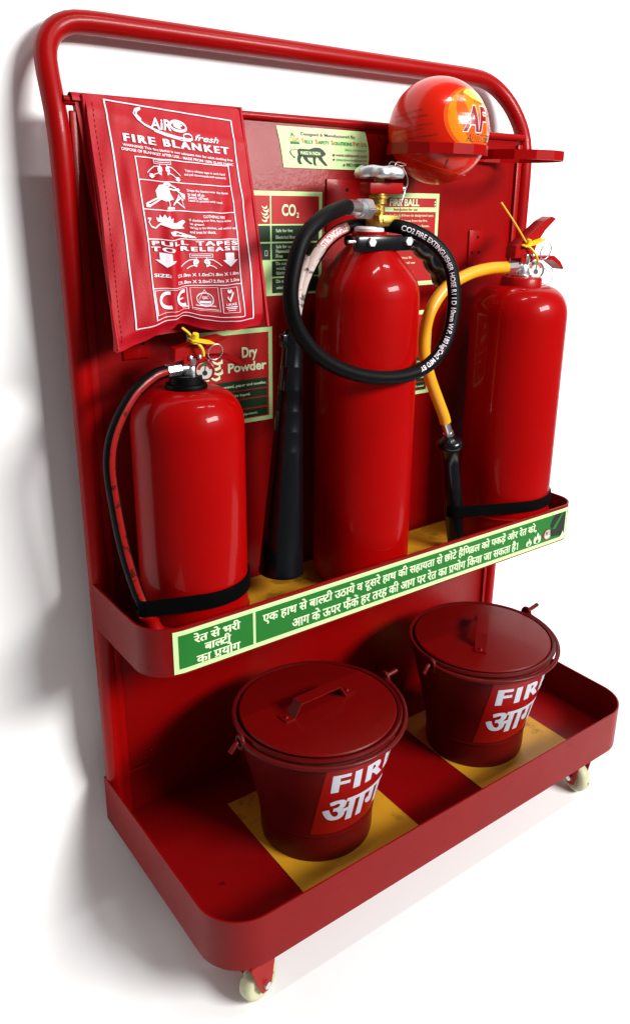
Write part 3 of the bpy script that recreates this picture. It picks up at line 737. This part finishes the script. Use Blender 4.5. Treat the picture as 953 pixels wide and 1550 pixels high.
P.poly([(-100, 40), (-90, 46), (-76, 44), (-62, 34), (-56, 20), (-64, 26), (-76, 30), (-88, 33)], M['lemon'], .0013)
P.poly([(-92, 10), (-82, 16), (-70, 10), (-66, -4), (-76, -8), (-86, -4)], M['flame'], .0016)
for (t, x0, x1) in (('A', -106, -84), ('F', -84, -66), ('O', -64, -44)):
    P.fit(text2d(t, .065, .28), x0-.9, x1+.9, -3.8, 25.0, M['whitep'], .0020); P.fit(text2d(t, .03, .28), x0, x1, -3, 24, M['logo_red'], .0026)
P.fit(text2d('AUTO FIRE OFF', .035, .25), -101.5, -38, -13.6, -4.4, M['lemon'], .0020); P.fit(text2d('AUTO FIRE OFF', .012, .25), -101, -38.5, -13.4, -4.6, M['logo_red'], .0026)
P.fit(text2d('Pro-Environment', .0), -86, -50, 27, 31, M['green'], .0020)
for k, (a, b, w) in enumerate(((168, 11, 40), (170, 5, 44), (168, -4, 52), (170, -9, 40), (176, -15, 50), (180, -28, 44), (186, -34, 38), (192, -41, 34))):
    P.fit(text2d(['In case of fire throw', 'the ball into the flames', 'Do not open or pierce it', 'Keep away from children', 'Store below 50 degrees C', 'Handle with care always', 'Check the seal yearly', 'Keep in dry place'][k], .005), a, a+w, b, b+2.2, M['logo_red'], .0016, tilt=7)
P.fit(text2d('l', .04, .3), -122, -118, -45, -33, M['ink'], .0016)
P.build('lettering', FB)

# ---------------------------------------------------------------- extinguishers
def cyl_body(parent, c, prof, seg=64):
    bm = NB(); lathe(bm, prof, Matrix.Translation((c[0], c[1], 0)), seg); return obj('cylinder', bm, M['ext'], parent, 50)
def dome(R, z0, r1, z1, n=10, pw=1.0):
    return [(r1+(R-r1)*math.cos(PI/2*k/n)**pw, z0+(z1-z0)*math.sin(PI/2*k/n)) for k in range(n+1)]
def dry_valve(E, c, zt, k, gauge_red, up=1):
    """squeeze valve: everything sits on the neck at height zt, k scales it; axis along x"""
    x, y = c
    def X(a): return x+a*k
    bm = NB(); lathe(bm, [(0, zt), (.012*k, zt), (.013*k, zt+.012*k), (.011*k, zt+.020*k), (.013*k, zt+.024*k), (.013*k, zt+.034*k), (0, zt+.034*k)], Matrix.Translation((X(-.004), y, 0)), 24)
    obj('valve_body', bm, M['chrome'], E, 30)
    bm = NB(); tube(bm, [Vector((X(-.004), y, zt+.017*k)), Vector((X(-.030), y-.002, zt+.017*k))], .0085*k, 14); obj('hose_outlet', bm, M['chrome'], E, 30)
    bm = NB(); tube(bm, [Vector((X(-.026), y-.002, zt+.017*k)), Vector((X(-.050), y-.004, zt+.0165*k))], .0112*k, 8); obj('hose_ferrule', bm, M['chrome'], E, 20)
    # pressed channel of the carrying handle and operating lever
    z = zt+.030*k
    bm = NB()
    out = [(X(-.022), z-.006*k), (X(.012), z-.006*k), (X(.034), z-.003*k), (X(.060), z-.002*k), (X(.080), z-.012*k), (X(.092), z-.021*k), (X(.095), z-.018*k), (X(.084), z-.006*k), (X(.066), z+.004*k), (X(.040), z+.004*k), (X(.014), z+.003*k), (X(-.022), z+.010*k)]
    prism(bm, out, y-.012*k, y+.012*k); bmesh.ops.bevel(bm, geom=bm.edges[:], offset=.0012, segments=1, affect='EDGES'); obj('carry_handle', bm, M['lever'], E, 30)
    bm = NB()
    out = [(X(-.038), z+.002*k), (X(-.036), z+.022*k), (X(-.008), z+(.022+.016*up)*k), (X(.030), z+(.022+.040*up)*k), (X(.050), z+(.022+.048*up)*k), (X(.062), z+(.018+.048*up)*k), (X(.034), z+(.012+.036*up)*k), (X(.016), z+(.010+.018*up)*k), (X(.010), z+.008*k), (X(-.010), z+.002*k)]
    prism(bm, out, y-.0115*k, y+.0115*k); bmesh.ops.bevel(bm, geom=bm.edges[:], offset=.0012, segments=1, affect='EDGES'); obj('operating_lever', bm, M['lever'], E, 30)
    for q in (-.010, .006):
        bm = NB(); lathe(bm, [(0, .004), (.003, .003), (.004, 0), (0, 0)], frame_mat((X(q), y-.0135*k, z+.006*k), (0, -1, 0)), 12); obj('rivet', bm, M['chrome'], E, 50)
    # gauge facing forwards-left
    gd = Vector((-.35, -.93, .12)).normalized(); gp = Vector((X(.016), y-.010*k, zt+.012*k)); rg = .0165*k
    bm = NB(); lathe(bm, [(0, 0), (rg, 0), (rg, .008), (rg*.86, .009), (rg*.86, .0065), (0, .0065)], frame_mat(gp, gd), 28)
    gb = obj('pressure_gauge', bm, M['lever'] if gauge_red else M['chrome'], E, 40)
    gm = frame_mat(gp, gd)
    def gs(a, b, off): return gm @ Vector((a*rg, b*rg, .0067+off*.6))
    P = Print(gs); P.poly(circle(0, 0, .84, 24), M['gauge_face'], 0.0002)
    P.strip(arcp(0, 0, .62, .62, .2, 1.25), .30, M['sred'], .0006); P.strip(arcp(0, 0, .62, .62, 1.25, 2.0), .30, M['green'], .0006); P.strip(arcp(0, 0, .62, .62, 2.0, 3.0), .30, M['sred'], .0006)
    P.poly(circle(0, -.25, .26, 12), M['ink'], .0007); P.strip([(0, -.1), (.12, .62)], .09, M['ink'], .0012)
    P.build('dial', gb)
    # safety pin ring
    rc = Vector((X(.034), y-.017*k, z+.012*k)); bm = NB()
    tube(bm, [rc+Vector((.0135*k*math.cos(t), -.004*math.sin(t), .0135*k*math.sin(t))) for t in [2*PI*q/28 for q in range(29)]], .0011, 8, caps=False); obj('pin_ring', bm, M['chrome'], E, 60)
    bm = NB(); tube(bm, [Vector((X(.020), y-.019*k, z)), Vector((X(.020), y+.019*k, z))], .0015, 8); obj('safety_pin', bm, M['chrome'], E, 60)

# left: dry powder with black hose
cL = (.134, -.114)
E1 = thing('fire_extinguisher', 'shortest red fire extinguisher with black-and-red hose, under the fire blanket pouch', 'fire extinguisher', (cL[0], cL[1], .3235))
R = .0875
cyl_body(E1, cL, [(0, .326), (R*.80, .324), (R*.93, .3245), (R*.99, .333), (R, .345), (R, .662)] + dome(R, .678, .030, .736, 12, .8)[0:] + [(.028, .740), (0, .740)])
bm = NB(); lathe(bm, [(R*1.004, .362), (R+.0025, .365), (R*1.004, .368)], Matrix.Translation((*cL, 0)), 64); obj('base_seam', bm, M['ext'], E1, 60)
bm = NB(); lathe(bm, [(.0, .733), (.031, .7335), (.0325, .738), (.031, .743), (.026, .744), (.025, .756), (0, .756)], Matrix.Translation((*cL, 0)), 32); obj('neck_ring', bm, M['black'], E1, 40)
dry_valve(E1, (cL[0]+.012, cL[1]), .750, .92, True, .32)
hp_ = spline([(.105, -.115, .7645), (.078, -.120, .7600), (.042, -.126, .737), (.010, -.132, .693), (-.004, -.136, .645), (-.001, -.138, .575), (.008, -.140, .500), (.020, -.148, .435), (.029, -.158, .402)], 8)
bm = NB(); tube(bm, hp_, .0097, 18); h1 = obj('hose', bm, M['black'], E1, 60)
bm = NB(); tube(bm, hp_, .0100, 6, arc=(2.85, 3.75)); hs = obj('hose_stripe', bm, M['redstripe'], h1, 60)
bm = NB(); tube(bm, spline([(.029, -.158, .402), (.034, -.162, .385), (.044, -.166, .345), (.046, -.167, .330)], 5), lambda t: .0135+.002*math.sin(t*14), 16); obj('nozzle', bm, M['lever'], E1, 60)
def seal(E, hub, top, leafdir, low_, s=1.0):
    bm = NB(); hub = Vector(hub)
    tube(bm, spline([top, (Vector(top)+hub)/2+Vector((.001, 0, .001)), hub], 5), .0016*s, 7)
    tube(bm, spline([hub, (hub+Vector(low_))/2+Vector((.003, -.003, 0)), low_], 5), .0022*s, 7)
    mt = frame_mat(hub, (0, -.35, .94)); lathe(bm, [(0, -.004), (.0055*s, -.003), (.004*s, .010*s), (0, .011*s)], mt, 12)
    d = Vector(leafdir); w = Vector((.2, -.9, -.25)).normalized()*.007*s
    P4 = [hub-d*.28-w*.5, hub-d*.28+w*.8, hub+d*.35+w*1.25, hub+d+w*.7, hub+d*.95-w*.7, hub+d*.3-w]
    t2 = Vector((0, 0, .0016)); a = [bm.verts.new(p) for p in P4]; b = [bm.verts.new(p+t2) for p in P4]
    bm.faces.new(a); bm.faces.new(list(reversed(b)))
    for k in range(6): bm.faces.new((a[k], a[(k+1) % 6], b[(k+1) % 6], b[k]))
    obj('seal_tag', bm, M['yellow_tag'], E, 40)
seal(E1, (.141, -.134, .810), (.122, -.132, .830), (.030, 0, -.006), (.1525, -.138, .786), 1.15)

# right: foam type with yellow hose
cR = (.879, -.118)
E3 = thing('fire_extinguisher', 'widest red fire extinguisher with a yellow hose, right end of the upper tray', 'fire extinguisher', (cR[0], cR[1], .3235))
R = .0967
cyl_body(E3, cR, [(0, .326), (R*.80, .324), (R*.93, .3245), (R*.99, .333), (R, .345), (R, .782)] + dome(R, .796, .040, .856, 12, .8) + [(.036, .858), (0, .858)])
bm = NB(); lathe(bm, [(R*1.004, .382), (R+.0028, .385), (R*1.004, .388)], Matrix.Translation((*cR, 0)), 64); obj('base_seam', bm, M['ext'], E3, 60)
bm = NB(); lathe(bm, [(0, .852), (.041, .853), (.0405, .869), (.038, .872), (0, .872)], Matrix.Translation((*cR, 0)), 36); obj('neck_ring', bm, M['lever'], E3, 40)
bm = NB(); lathe(bm, [(0, .871), (.020, .871), (.021, .876), (0, .877)], Matrix.Translation((*cR, 0)), 24); obj('neck_washer', bm, M['chrome'], E3, 40)
dry_valve(E3, (cR[0]+.004, cR[1]), .872, 1.15, False)
hp_ = spline([(.829, -.122, .8915), (.775, -.126, .8915), (.715, -.130, .8835), (.655, -.134, .862), (.617, -.137, .825), (.606, -.136, .785), (.609, -.134, .745), (.627, -.132, .700), (.652, -.130, .655), (.672, -.130, .618), (.678, -.130, .603)], 8)
bm = NB(); tube(bm, hp_, .0112, 18); obj('hose', bm, M['yellow_hose'], E3, 60)
a, b = Vector((.678, -.130, .603)), Vector((.690, -.130, .575))
bm = NB(); tube(bm, [a, b], .0088, 14); tube(bm, [a.lerp(b, .75), b.lerp(a, -.12)], .0105, 6); obj('hose_ferrule', bm, M['chrome'], E3, 30)
nz = frame_mat((.691, -.130, .574), (.14, -.02, -1))
bm = NB(); lathe(bm, [(0, 0), (.010, 0), (.014, .004), (.024, .010), (.0275, .018), (.025, .026), (.019, .032), (.0175, .06), (.0200, .16), (.0185, .20), (.016, .240), (.010, .243), (0, .243)], nz, 28)
obj('nozzle', bm, M['plastic'], E3, 50)
seal(E3, (.868, -.136, .934), (.792, -.128, 1.012), (.046, 0, .010), (.897, -.142, .900), 1.1)
bm = NB(); tube(bm, spline([(.915, -.136, .886), (.945, -.137, .887), (.952, -.137, .868), (.935, -.137, .856), (.912, -.137, .861)], 6), .0008, 6); obj('pin_tether', bm, M['lever'], E3, 60)

# middle: CO2
cM = (.488, -.112)
E2 = thing('fire_extinguisher', 'tall slim CO2 fire extinguisher with a brass valve, black hose loop and horn', 'fire extinguisher', (cM[0], cM[1], .3235))
R = .0905
prof = [(0, .330), (R*.6, .3245), (R*.82, .326), (R*.95, .338), (R*.995, .356), (R, .375), (R, .855), (R*.985, .869), (R*.94, .882), (R*.86, .894), (.052, .925), (.036, .940), (.030, .946), (0, .946)]
cyl_body(E2, cM, prof)
bm = NB(); lathe(bm, [(.027, .944), (.030, .949), (.029, .962), (0, .963)], Matrix.Translation((*cM, 0)), 28); obj('neck_ring', bm, M['ext'], E2, 40)
bm = NB(); lathe(bm, [(.0, .961), (.025, .962), (.0255, .9665), (.022, .970), (0, .970)], Matrix.Translation((*cM, 0)), 28); obj('neck_seal', bm, M['teflon'], E2, 50)
# clamp
bm = NB(); box(bm, cM[0]-.060, cM[0]+.058, cM[1]-.046, cM[1]-.030, .931, .957, .005); box(bm, cM[0]-.034, cM[0]+.034, cM[1]-.034, cM[1]+.03, .937, .955, .006)
cl = obj('neck_clamp', bm, M['plastic'], E2)
for dx in (-.034, .046):
    bm = NB(); prism_m(bm, hexo(.0078), .006, frame_mat((cM[0]+dx, cM[1]-.046, .9475), (0, -1, 0))); obj('clamp_bolt', bm, M['alu'], cl, 20)
bm = NB(); tube(bm, [Vector((cM[0]-.060, cM[1]-.038, .9475)), Vector((cM[0]-.074, cM[1]-.038, .9475))], .0028, 8); obj('clamp_stud', bm, M['alu'], cl, 40)
# brass valve
vx, vy = .506, -.112
bm = NB(); lathe(bm, [(0, .968), (.0145, .968), (.0145, .978), (.0115, .982), (.0115, 1.004), (.014, 1.006), (.014, 1.014), (.0165, 1.015), (.0165, 1.0195), (.013, 1.0205), (.013, 1.026), (0, 1.026)], Matrix.Translation((vx, vy, 0)), 24)
vb = obj('valve_body', bm, M['brass'], E2, 35)
bm = NB(); box(bm, vx-.020, vx+.026, vy-.028, vy-.014, .9705, .9885, .002); box(bm, vx-.018, vx+.018, vy-.018, vy+.012, .9695, .9850, .003); obj('valve_foot', bm, M['brass'], E2, 35)
bm = NB(); box(bm, vx-.012, vx+.015, vy-.0295, vy-.0275, .9750, .9845, .0008); obj('cast_badge', bm, M['brass'], vb)
bm = NB(); tube(bm, [Vector((vx-.006, vy-.004, .996)), Vector((vx-.032, vy-.008, .998))], .0100, 16); obj('valve_outlet', bm, M['brass'], E2, 35)
q0 = Vector((vx-.030, vy-.010, .998)); q1 = Vector((vx-.060, vy-.020, .999)); q2 = Vector((vx-.092, vy-.034, 1.001))
bm = NB(); mt = frame_mat(q0, q1-q0); prism_m(bm, hexo(.0180), .022, mt); bmesh.ops.bevel(bm, geom=bm.edges[:], offset=.0014, segments=2, affect='EDGES')
prism_m(bm, circle(0, 0, .0140, 20), .032, mt); obj('union_nut', bm, M['alu'], E2, 25)
bm = NB(); tube(bm, [q1, q2], .0122, 20); tube(bm, [q1.lerp(q2, .70), q1.lerp(q2, .78)], .0118, 20); obj('hose_ferrule', bm, M['chrome'], E2, 30)
bm = NB(); box(bm, vx-.030, vx+.043, vy-.014, vy+.014, 1.0225, 1.0405, .002); obj('safety_block', bm, M['lever'], E2)
bm = NB(); tube(bm, [Vector((vx+.043, vy-.004, 1.0315)), Vector((vx+.052, vy-.004, 1.0315))], .0048, 12); obj('block_pin', bm, M['chrome'], E2, 40)
# handwheel with lobes
bm = NB(); rings = []
prf = [(.30, 1.0480), (.62, 1.0470), (.93, 1.0480), (1.0, 1.0540), (.95, 1.0620), (.80, 1.0660), (.55, 1.0640), (.30, 1.0610), (.0001, 1.0600)]
for fr, z in prf:
    rings.append([bm.verts.new((vx+.0410*fr*(1+.085*math.cos(6*t)*fr)*math.cos(t), vy+.0410*fr*(1+.085*math.cos(6*t)*fr)*math.sin(t), z-.001*math.cos(6*t))) for t in [2*PI*k/72 for k in range(72)]])
for a, b in zip(rings, rings[1:]):
    for k in range(72): bm.faces.new((a[k], a[(k+1) % 72], b[(k+1) % 72], b[k]))
bm.faces.new(rings[0])
obj('handwheel', bm, M['alu'], E2, 60)
bm = NB(); lathe(bm, [(0, 1.038), (.009, 1.038), (.009, 1.050), (0, 1.050)], Matrix.Translation((vx, vy, 0)), 16); obj('wheel_spindle', bm, M['brass'], E2, 40)
bm = NB(); tube(bm, spline([(vx+.008, vy-.030, 1.067), (vx+.018, vy-.026, 1.0725), (vx+.048, vy-.012, 1.070), (vx+.050, vy+.004, 1.068), (vx+.02, vy-.010, 1.0735), (vx+.004, vy-.020, 1.069)], 6), .0009, 6)
tube(bm, spline([(vx+.046, vy-.006, 1.066), (vx+.050, vy-.016, 1.045), (vx+.040, vy-.018, 1.020), (vx+.028, vy-.024, 1.000), (vx+.027, vy-.029, .985)], 6), .0008, 6); obj('seal_wire', bm, M['chrome'], E2, 60)
# hose: from the outlet, a full loop in front, behind the valve and down to the horn
H = [q2, Vector((.395, -.160, 1.0005)), Vector((.335, -.190, .987)), Vector((.288, -.205, .958)), Vector((.2655, -.212, .915)), Vector((.2575, -.216, .872)), Vector((.268, -.218, .829)), Vector((.300, -.220, .789)), Vector((.345, -.221, .761)), Vector((.400, -.222, .742)), Vector((.458, -.222, .7335)), Vector((.512, -.221, .737)), Vector((.556, -.218, .755)), Vector((.588, -.212, .786)), Vector((.606, -.205, .830)), Vector((.611, -.197, .874)), Vector((.6035, -.188, .914)), Vector((.580, -.175, .944)), Vector((.550, -.160, .962)), Vector((.522, -.140, .971)), Vector((.500, -.090, .972)), Vector((.462, -.080, .966)), Vector((.425, -.086, .951)), Vector((.392, -.094, .925)), Vector((.364, -.098, .885)), Vector((.348, -.100, .838)), Vector((.341, -.100, .795))]
HP = spline(H, 8); bm = NB(); tube(bm, HP, .0118, 18); hz = obj('hose', bm, M['black'], E2, 60)
# worn band on the inner run of the hose
n0 = 21*8; seg = HP[n0:n0+14]; bm = NB()
def ribbon(bm, pts, half, rad, n=6):
    F = frames(pts); view = None; rows = []
    for p, (t, nn, b) in zip(pts, F):
        v = (Vector((-.43, -1.23, 1.0))-p).normalized(); v = (v-t*v.dot(t)).normalized(); s_ = t.cross(v)
        rows.append([bm.verts.new(p+(v*math.cos(a)+s_*math.sin(a))*rad) for a in [half*(2*k/n-1) for k in range(n+1)]])
    for a, b in zip(rows, rows[1:]):
        for k in range(n): bm.faces.new((a[k], a[k+1], b[k+1], b[k]))
ribbon(bm, HP[n0:n0+15], .75, .0121); obj('faded_band', bm, M['pinkband'], hz, 60)
bm = NB(); ribbon(bm, HP[n0+14:n0+38], .80, .0121); obj('worn_band', bm, M['worn'], hz, 60)
bm = NB(); bm2 = spline([(.350, -.104, .875), (.362, -.100, .905), (.368, -.104, .925)], 6)
ribbon(bm, bm2, .9, .0060); ribbon(bm, spline([(.350, -.104, .875), (.340, -.113, .845), (.345, -.110, .815)], 6), .9, .0070); obj('paper_tag', bm, M['worn'], hz, 60)
# lettering that follows the hose
def hose_text(body, i0, i1, ma, h, name, flip=False, bold=.01):
    pts = HP[i0:i1+1]; L = [0]
    for a, b in zip(pts, pts[1:]): L.append(L[-1]+(b-a).length)
    F = frames(pts)
    def srf(a, b, off):
        d = a*L[-1]; i = 0
        while i < len(L)-2 and L[i+1] < d: i += 1
        t_ = (d-L[i])/(L[i+1]-L[i]); p = pts[i].lerp(pts[i+1], t_); t = (pts[i+1]-pts[i]).normalized()
        if flip: t = t
        v = (Vector((-.43, -1.23, 1.0))-p).normalized(); v = (v-t*v.dot(t)).normalized(); s_ = v.cross(t)
        an = b/.0119; return p+(v*math.cos(an)+s_*math.sin(an))*(.0119+off*.5)
    P = Print(srf, (.02, .003)); g = text2d(body, bold); a, b, c_, d = bbox(g)
    V = []
    for x, y in g[0]:
        fx = (x-a)/(b-a); fy = (y/.72-.5)*h
        V.append((1-fx, -fy) if flip else (fx, fy))
    P.mesh((V, g[1]), ma, .0006); P.build(name, hz)
hose_text('CO2 FIRE EXTINGUISHER HOSE R1 I D 10mm W.P. 180 kg/Cm2 MFD BY', 11*8, 18*8+6, M['whitep'], .0085, 'hose_print', flip=True)
hose_text('STRONGGFLLE', n0+1, n0+14, M['whitep'], .011, 'hose_print', flip=True, bold=.03)
# pistol grip
bm = NB()
G = spline([(.556, -.128, .946), (.590, -.120, .938), (.625, -.112, .924), (.655, -.106, .902), (.680, -.102, .880), (.690, -.100, .872)], 6)
tube(bm, G, lambda t: .012+.012*min(1, t*1.3)+.0016*math.sin(t*26), 14); obj('hose_grip', bm, M['plastic'], E2, 60)
bm = NB(); box(bm, .545, .600, -.140, -.112, .938, .951, .003); obj('grip_bar', bm, M['plastic'], E2)
# horn
top = Vector((.341, -.100, .800)); bot = Vector((.3150, -.098, .371))
ax = frame_mat(top, bot-top); LH = (bot-top).length
hr = lambda d: .0170+(.0400-.0170)*max(0, (d-.03)/(LH-.03))**1.0
pf = [(0, -.004), (.0145, -.004), (.0160, .004), (.0170, .02)]
for zz in (.055, .095, .130, .165, .200):
    pf += [(hr(zz-.003), zz-.003), (hr(zz)+.0006, zz-.0012), (hr(zz)+.0006, zz+.0012), (hr(zz+.003), zz+.003)]
pf += [(hr(.28), .28), (hr(LH-.006), LH-.006), (hr(LH)+.0012, LH-.003), (hr(LH)+.0008, LH), (hr(LH)-.002, LH), (hr(.3)-.003, .3), (0, .25)]
bm = NB(); lathe(bm, pf, ax, 40); hn = obj('discharge_horn', bm, M['plastic'], E2, 50)
bm = NB(); box(bm, .316, .326, -.108, -.094, .778, .800, .002); obj('horn_clip', bm, M['plastic'], hn)

strap([(cL[0], cL[1], .0880), (.029, -.158, .0118)], .020, .236, .4015, .4275)
strap([(cR[0], cR[1], .0972), (.716, -.134, .0205)], .698, .970, .4040, .4270, ya=-.124)

# ---------------------------------------------------------------- buckets
def bucket(c, label, phc, hang, ear0, hook_out, seed):
    cx, cy = c; B = thing('fire_bucket', label, 'bucket', (cx, cy, -.0862), 'fire buckets')
    z0 = -.0862
    def rr(z): return .1035+(.1460-.1035)*(z+.030)/(.155+.030)
    T = Matrix.Translation((cx, cy, 0))
    bm = NB(); lathe(bm, [(0, z0+.004), (.096, z0+.004), (.0985, z0), (.1015, z0), (.1028, z0+.010), (rr(-.030)+.0, -.032), (rr(-.028)+.0016, -.030), (rr(-.026), -.027), (rr(.05), .05), (rr(.150), .150), (rr(.152)+.003, .153), (rr(.152)+.0052, .158), (rr(.152)+.003, .163), (rr(.15)-.002, .1615), (rr(.15)-.0035, .155), (rr(.15)-.0035, .148), (0.0, .147)], T, 72)
    obj('body', bm, M['bucket'], B, 35)
    bm = NB(); a = phc+3.0
    for k in (0,): tube(bm, [Vector((cx+(rr(z)+.0004)*math.cos(a), cy+(rr(z)+.0004)*math.sin(a), z)) for z in (-.026, .05, .148)], .0016, 6)
    obj('side_seam', bm, M['bucket'], B, 50)
    bm = NB(); lathe(bm, [(0, .1650), (.06, .1646), (.120, .1636), (.1375, .1630), (.1395, .1610), (.1385, .158), (0, .158)], Matrix.Translation((cx, cy, 0)) @ Matrix.Rotation(.008, 4, 'Y'), 72)
    ld = obj('lid', bm, M['lid'], B, 40)
    ca, sa = math.cos(hang), math.sin(hang); hm = Matrix.Translation((cx, cy, 0)) @ Matrix.Rotation(hang, 4, 'Z')
    out = [(-.076, .1652), (-.056, .1652), (-.042, .1880), (.042, .1880), (.056, .1652), (.076, .1652), (.076, .1675), (.0575, .1675), (.0435, .1905), (-.0435, .1905), (-.0575, .1675), (-.076, .1675)]
    bm = NB(); prism(bm, out, -.0115, .0115); bmesh.ops.transform(bm, matrix=hm, verts=bm.verts); lh = obj('lid_handle', bm, M['lid'], ld, 20)
    for s in (-1, 1):
        bm = NB(); lathe(bm, [(0, .1702), (.003, .1695), (.0042, .1672), (0, .1672)], hm @ Matrix.Translation((s*.067, 0, 0)), 10); obj('rivet', bm, M['lid'], lh, 60)
    # ears and bail
    for s in (0, PI):
        a = ear0+s; d = Vector((math.cos(a), math.sin(a), 0)); t = Vector((-d.y, d.x, 0)); ce = Vector((cx, cy, .158))+d*.158
        bm = NB(); tube(bm, [ce+t*.009*math.cos(q)*1.0+Vector((0, 0, .011*math.sin(q)))+d*.001 for q in [2*PI*k/16 for k in range(17)]], .0042, 8, caps=False)
        pm = Vector((cx, cy, .138))+d*.1455; tube(bm, [ce-Vector((0, 0, .008)), pm], .0055, 8); obj('ear', bm, M['bucket'], B, 60)
    pts = []
    side = -1
    n = 26
    for k in range(n+1):
        a = ear0 - PI*k/n
        bulge = max(0.0, math.sin(PI*k/n)); r = .1575-.003*bulge
        pts.append(Vector((cx+r*math.cos(a), cy+r*math.sin(a), .1580-.0085*bulge**.6)))
    e0 = Vector((math.cos(ear0), math.sin(ear0), 0)); e1 = -e0
    st = [pts[0]+e0*hook_out+Vector((0, 0, .006)), pts[0]+e0*hook_out*.5+Vector((0, 0, .004)), pts[0]+Vector((0, 0, .002))]
    en = [pts[-1]+e1*.010, pts[-1]+e1*.022+Vector((0, 0, -.012))]
    bm = NB(); tube(bm, spline(st+pts[1:]+en, 3), .0047, 12); obj('bail_handle', bm, M['bucket'], B, 60)
    # sticker wraps the cone
    def cs(a, b, off):
        r = rr(b)+.0006+off; an = math.radians(phc)+a/rr(b); return Vector((cx+r*math.cos(an), cy+r*math.sin(an), b))
    bm = NB(); nx, nz_ = 24, 6
    g = [[bm.verts.new(cs(-.088+.176*i/nx, -.018+.168*j/nz_-.006*math.cos(i/nx*PI), 0)) for j in range(nz_+1)] for i in range(nx+1)]
    for i in range(nx):
        for j in range(nz_): bm.faces.new((g[i][j], g[i+1][j], g[i+1][j+1], g[i][j+1]))
    stk = obj('sticker', bm, M['bred'], B, 60, recalc=False)
    P = Print(cs, (.008, None))
    P.fit(text2d('FIRE', .022, -.06, 1.2), -.073, .073, .081, .122, M['bwhite'], .0005, heavy=.0018)
    P.fit(line(['आग'], bold=.012), -.076, .052, .004, .060, M['bwhite'], .0005, heavy=.0018)
    P.build('lettering', stk)
    return B
bucket((.304, -.229), 'lidded maroon fire bucket standing nearest on the lower tray, left of the other bucket', -84, .03, .02, .030, 1)
bucket((.724, -.226), 'lidded maroon fire bucket at the right end of the lower tray', -91, .72, .10, .042, 2)
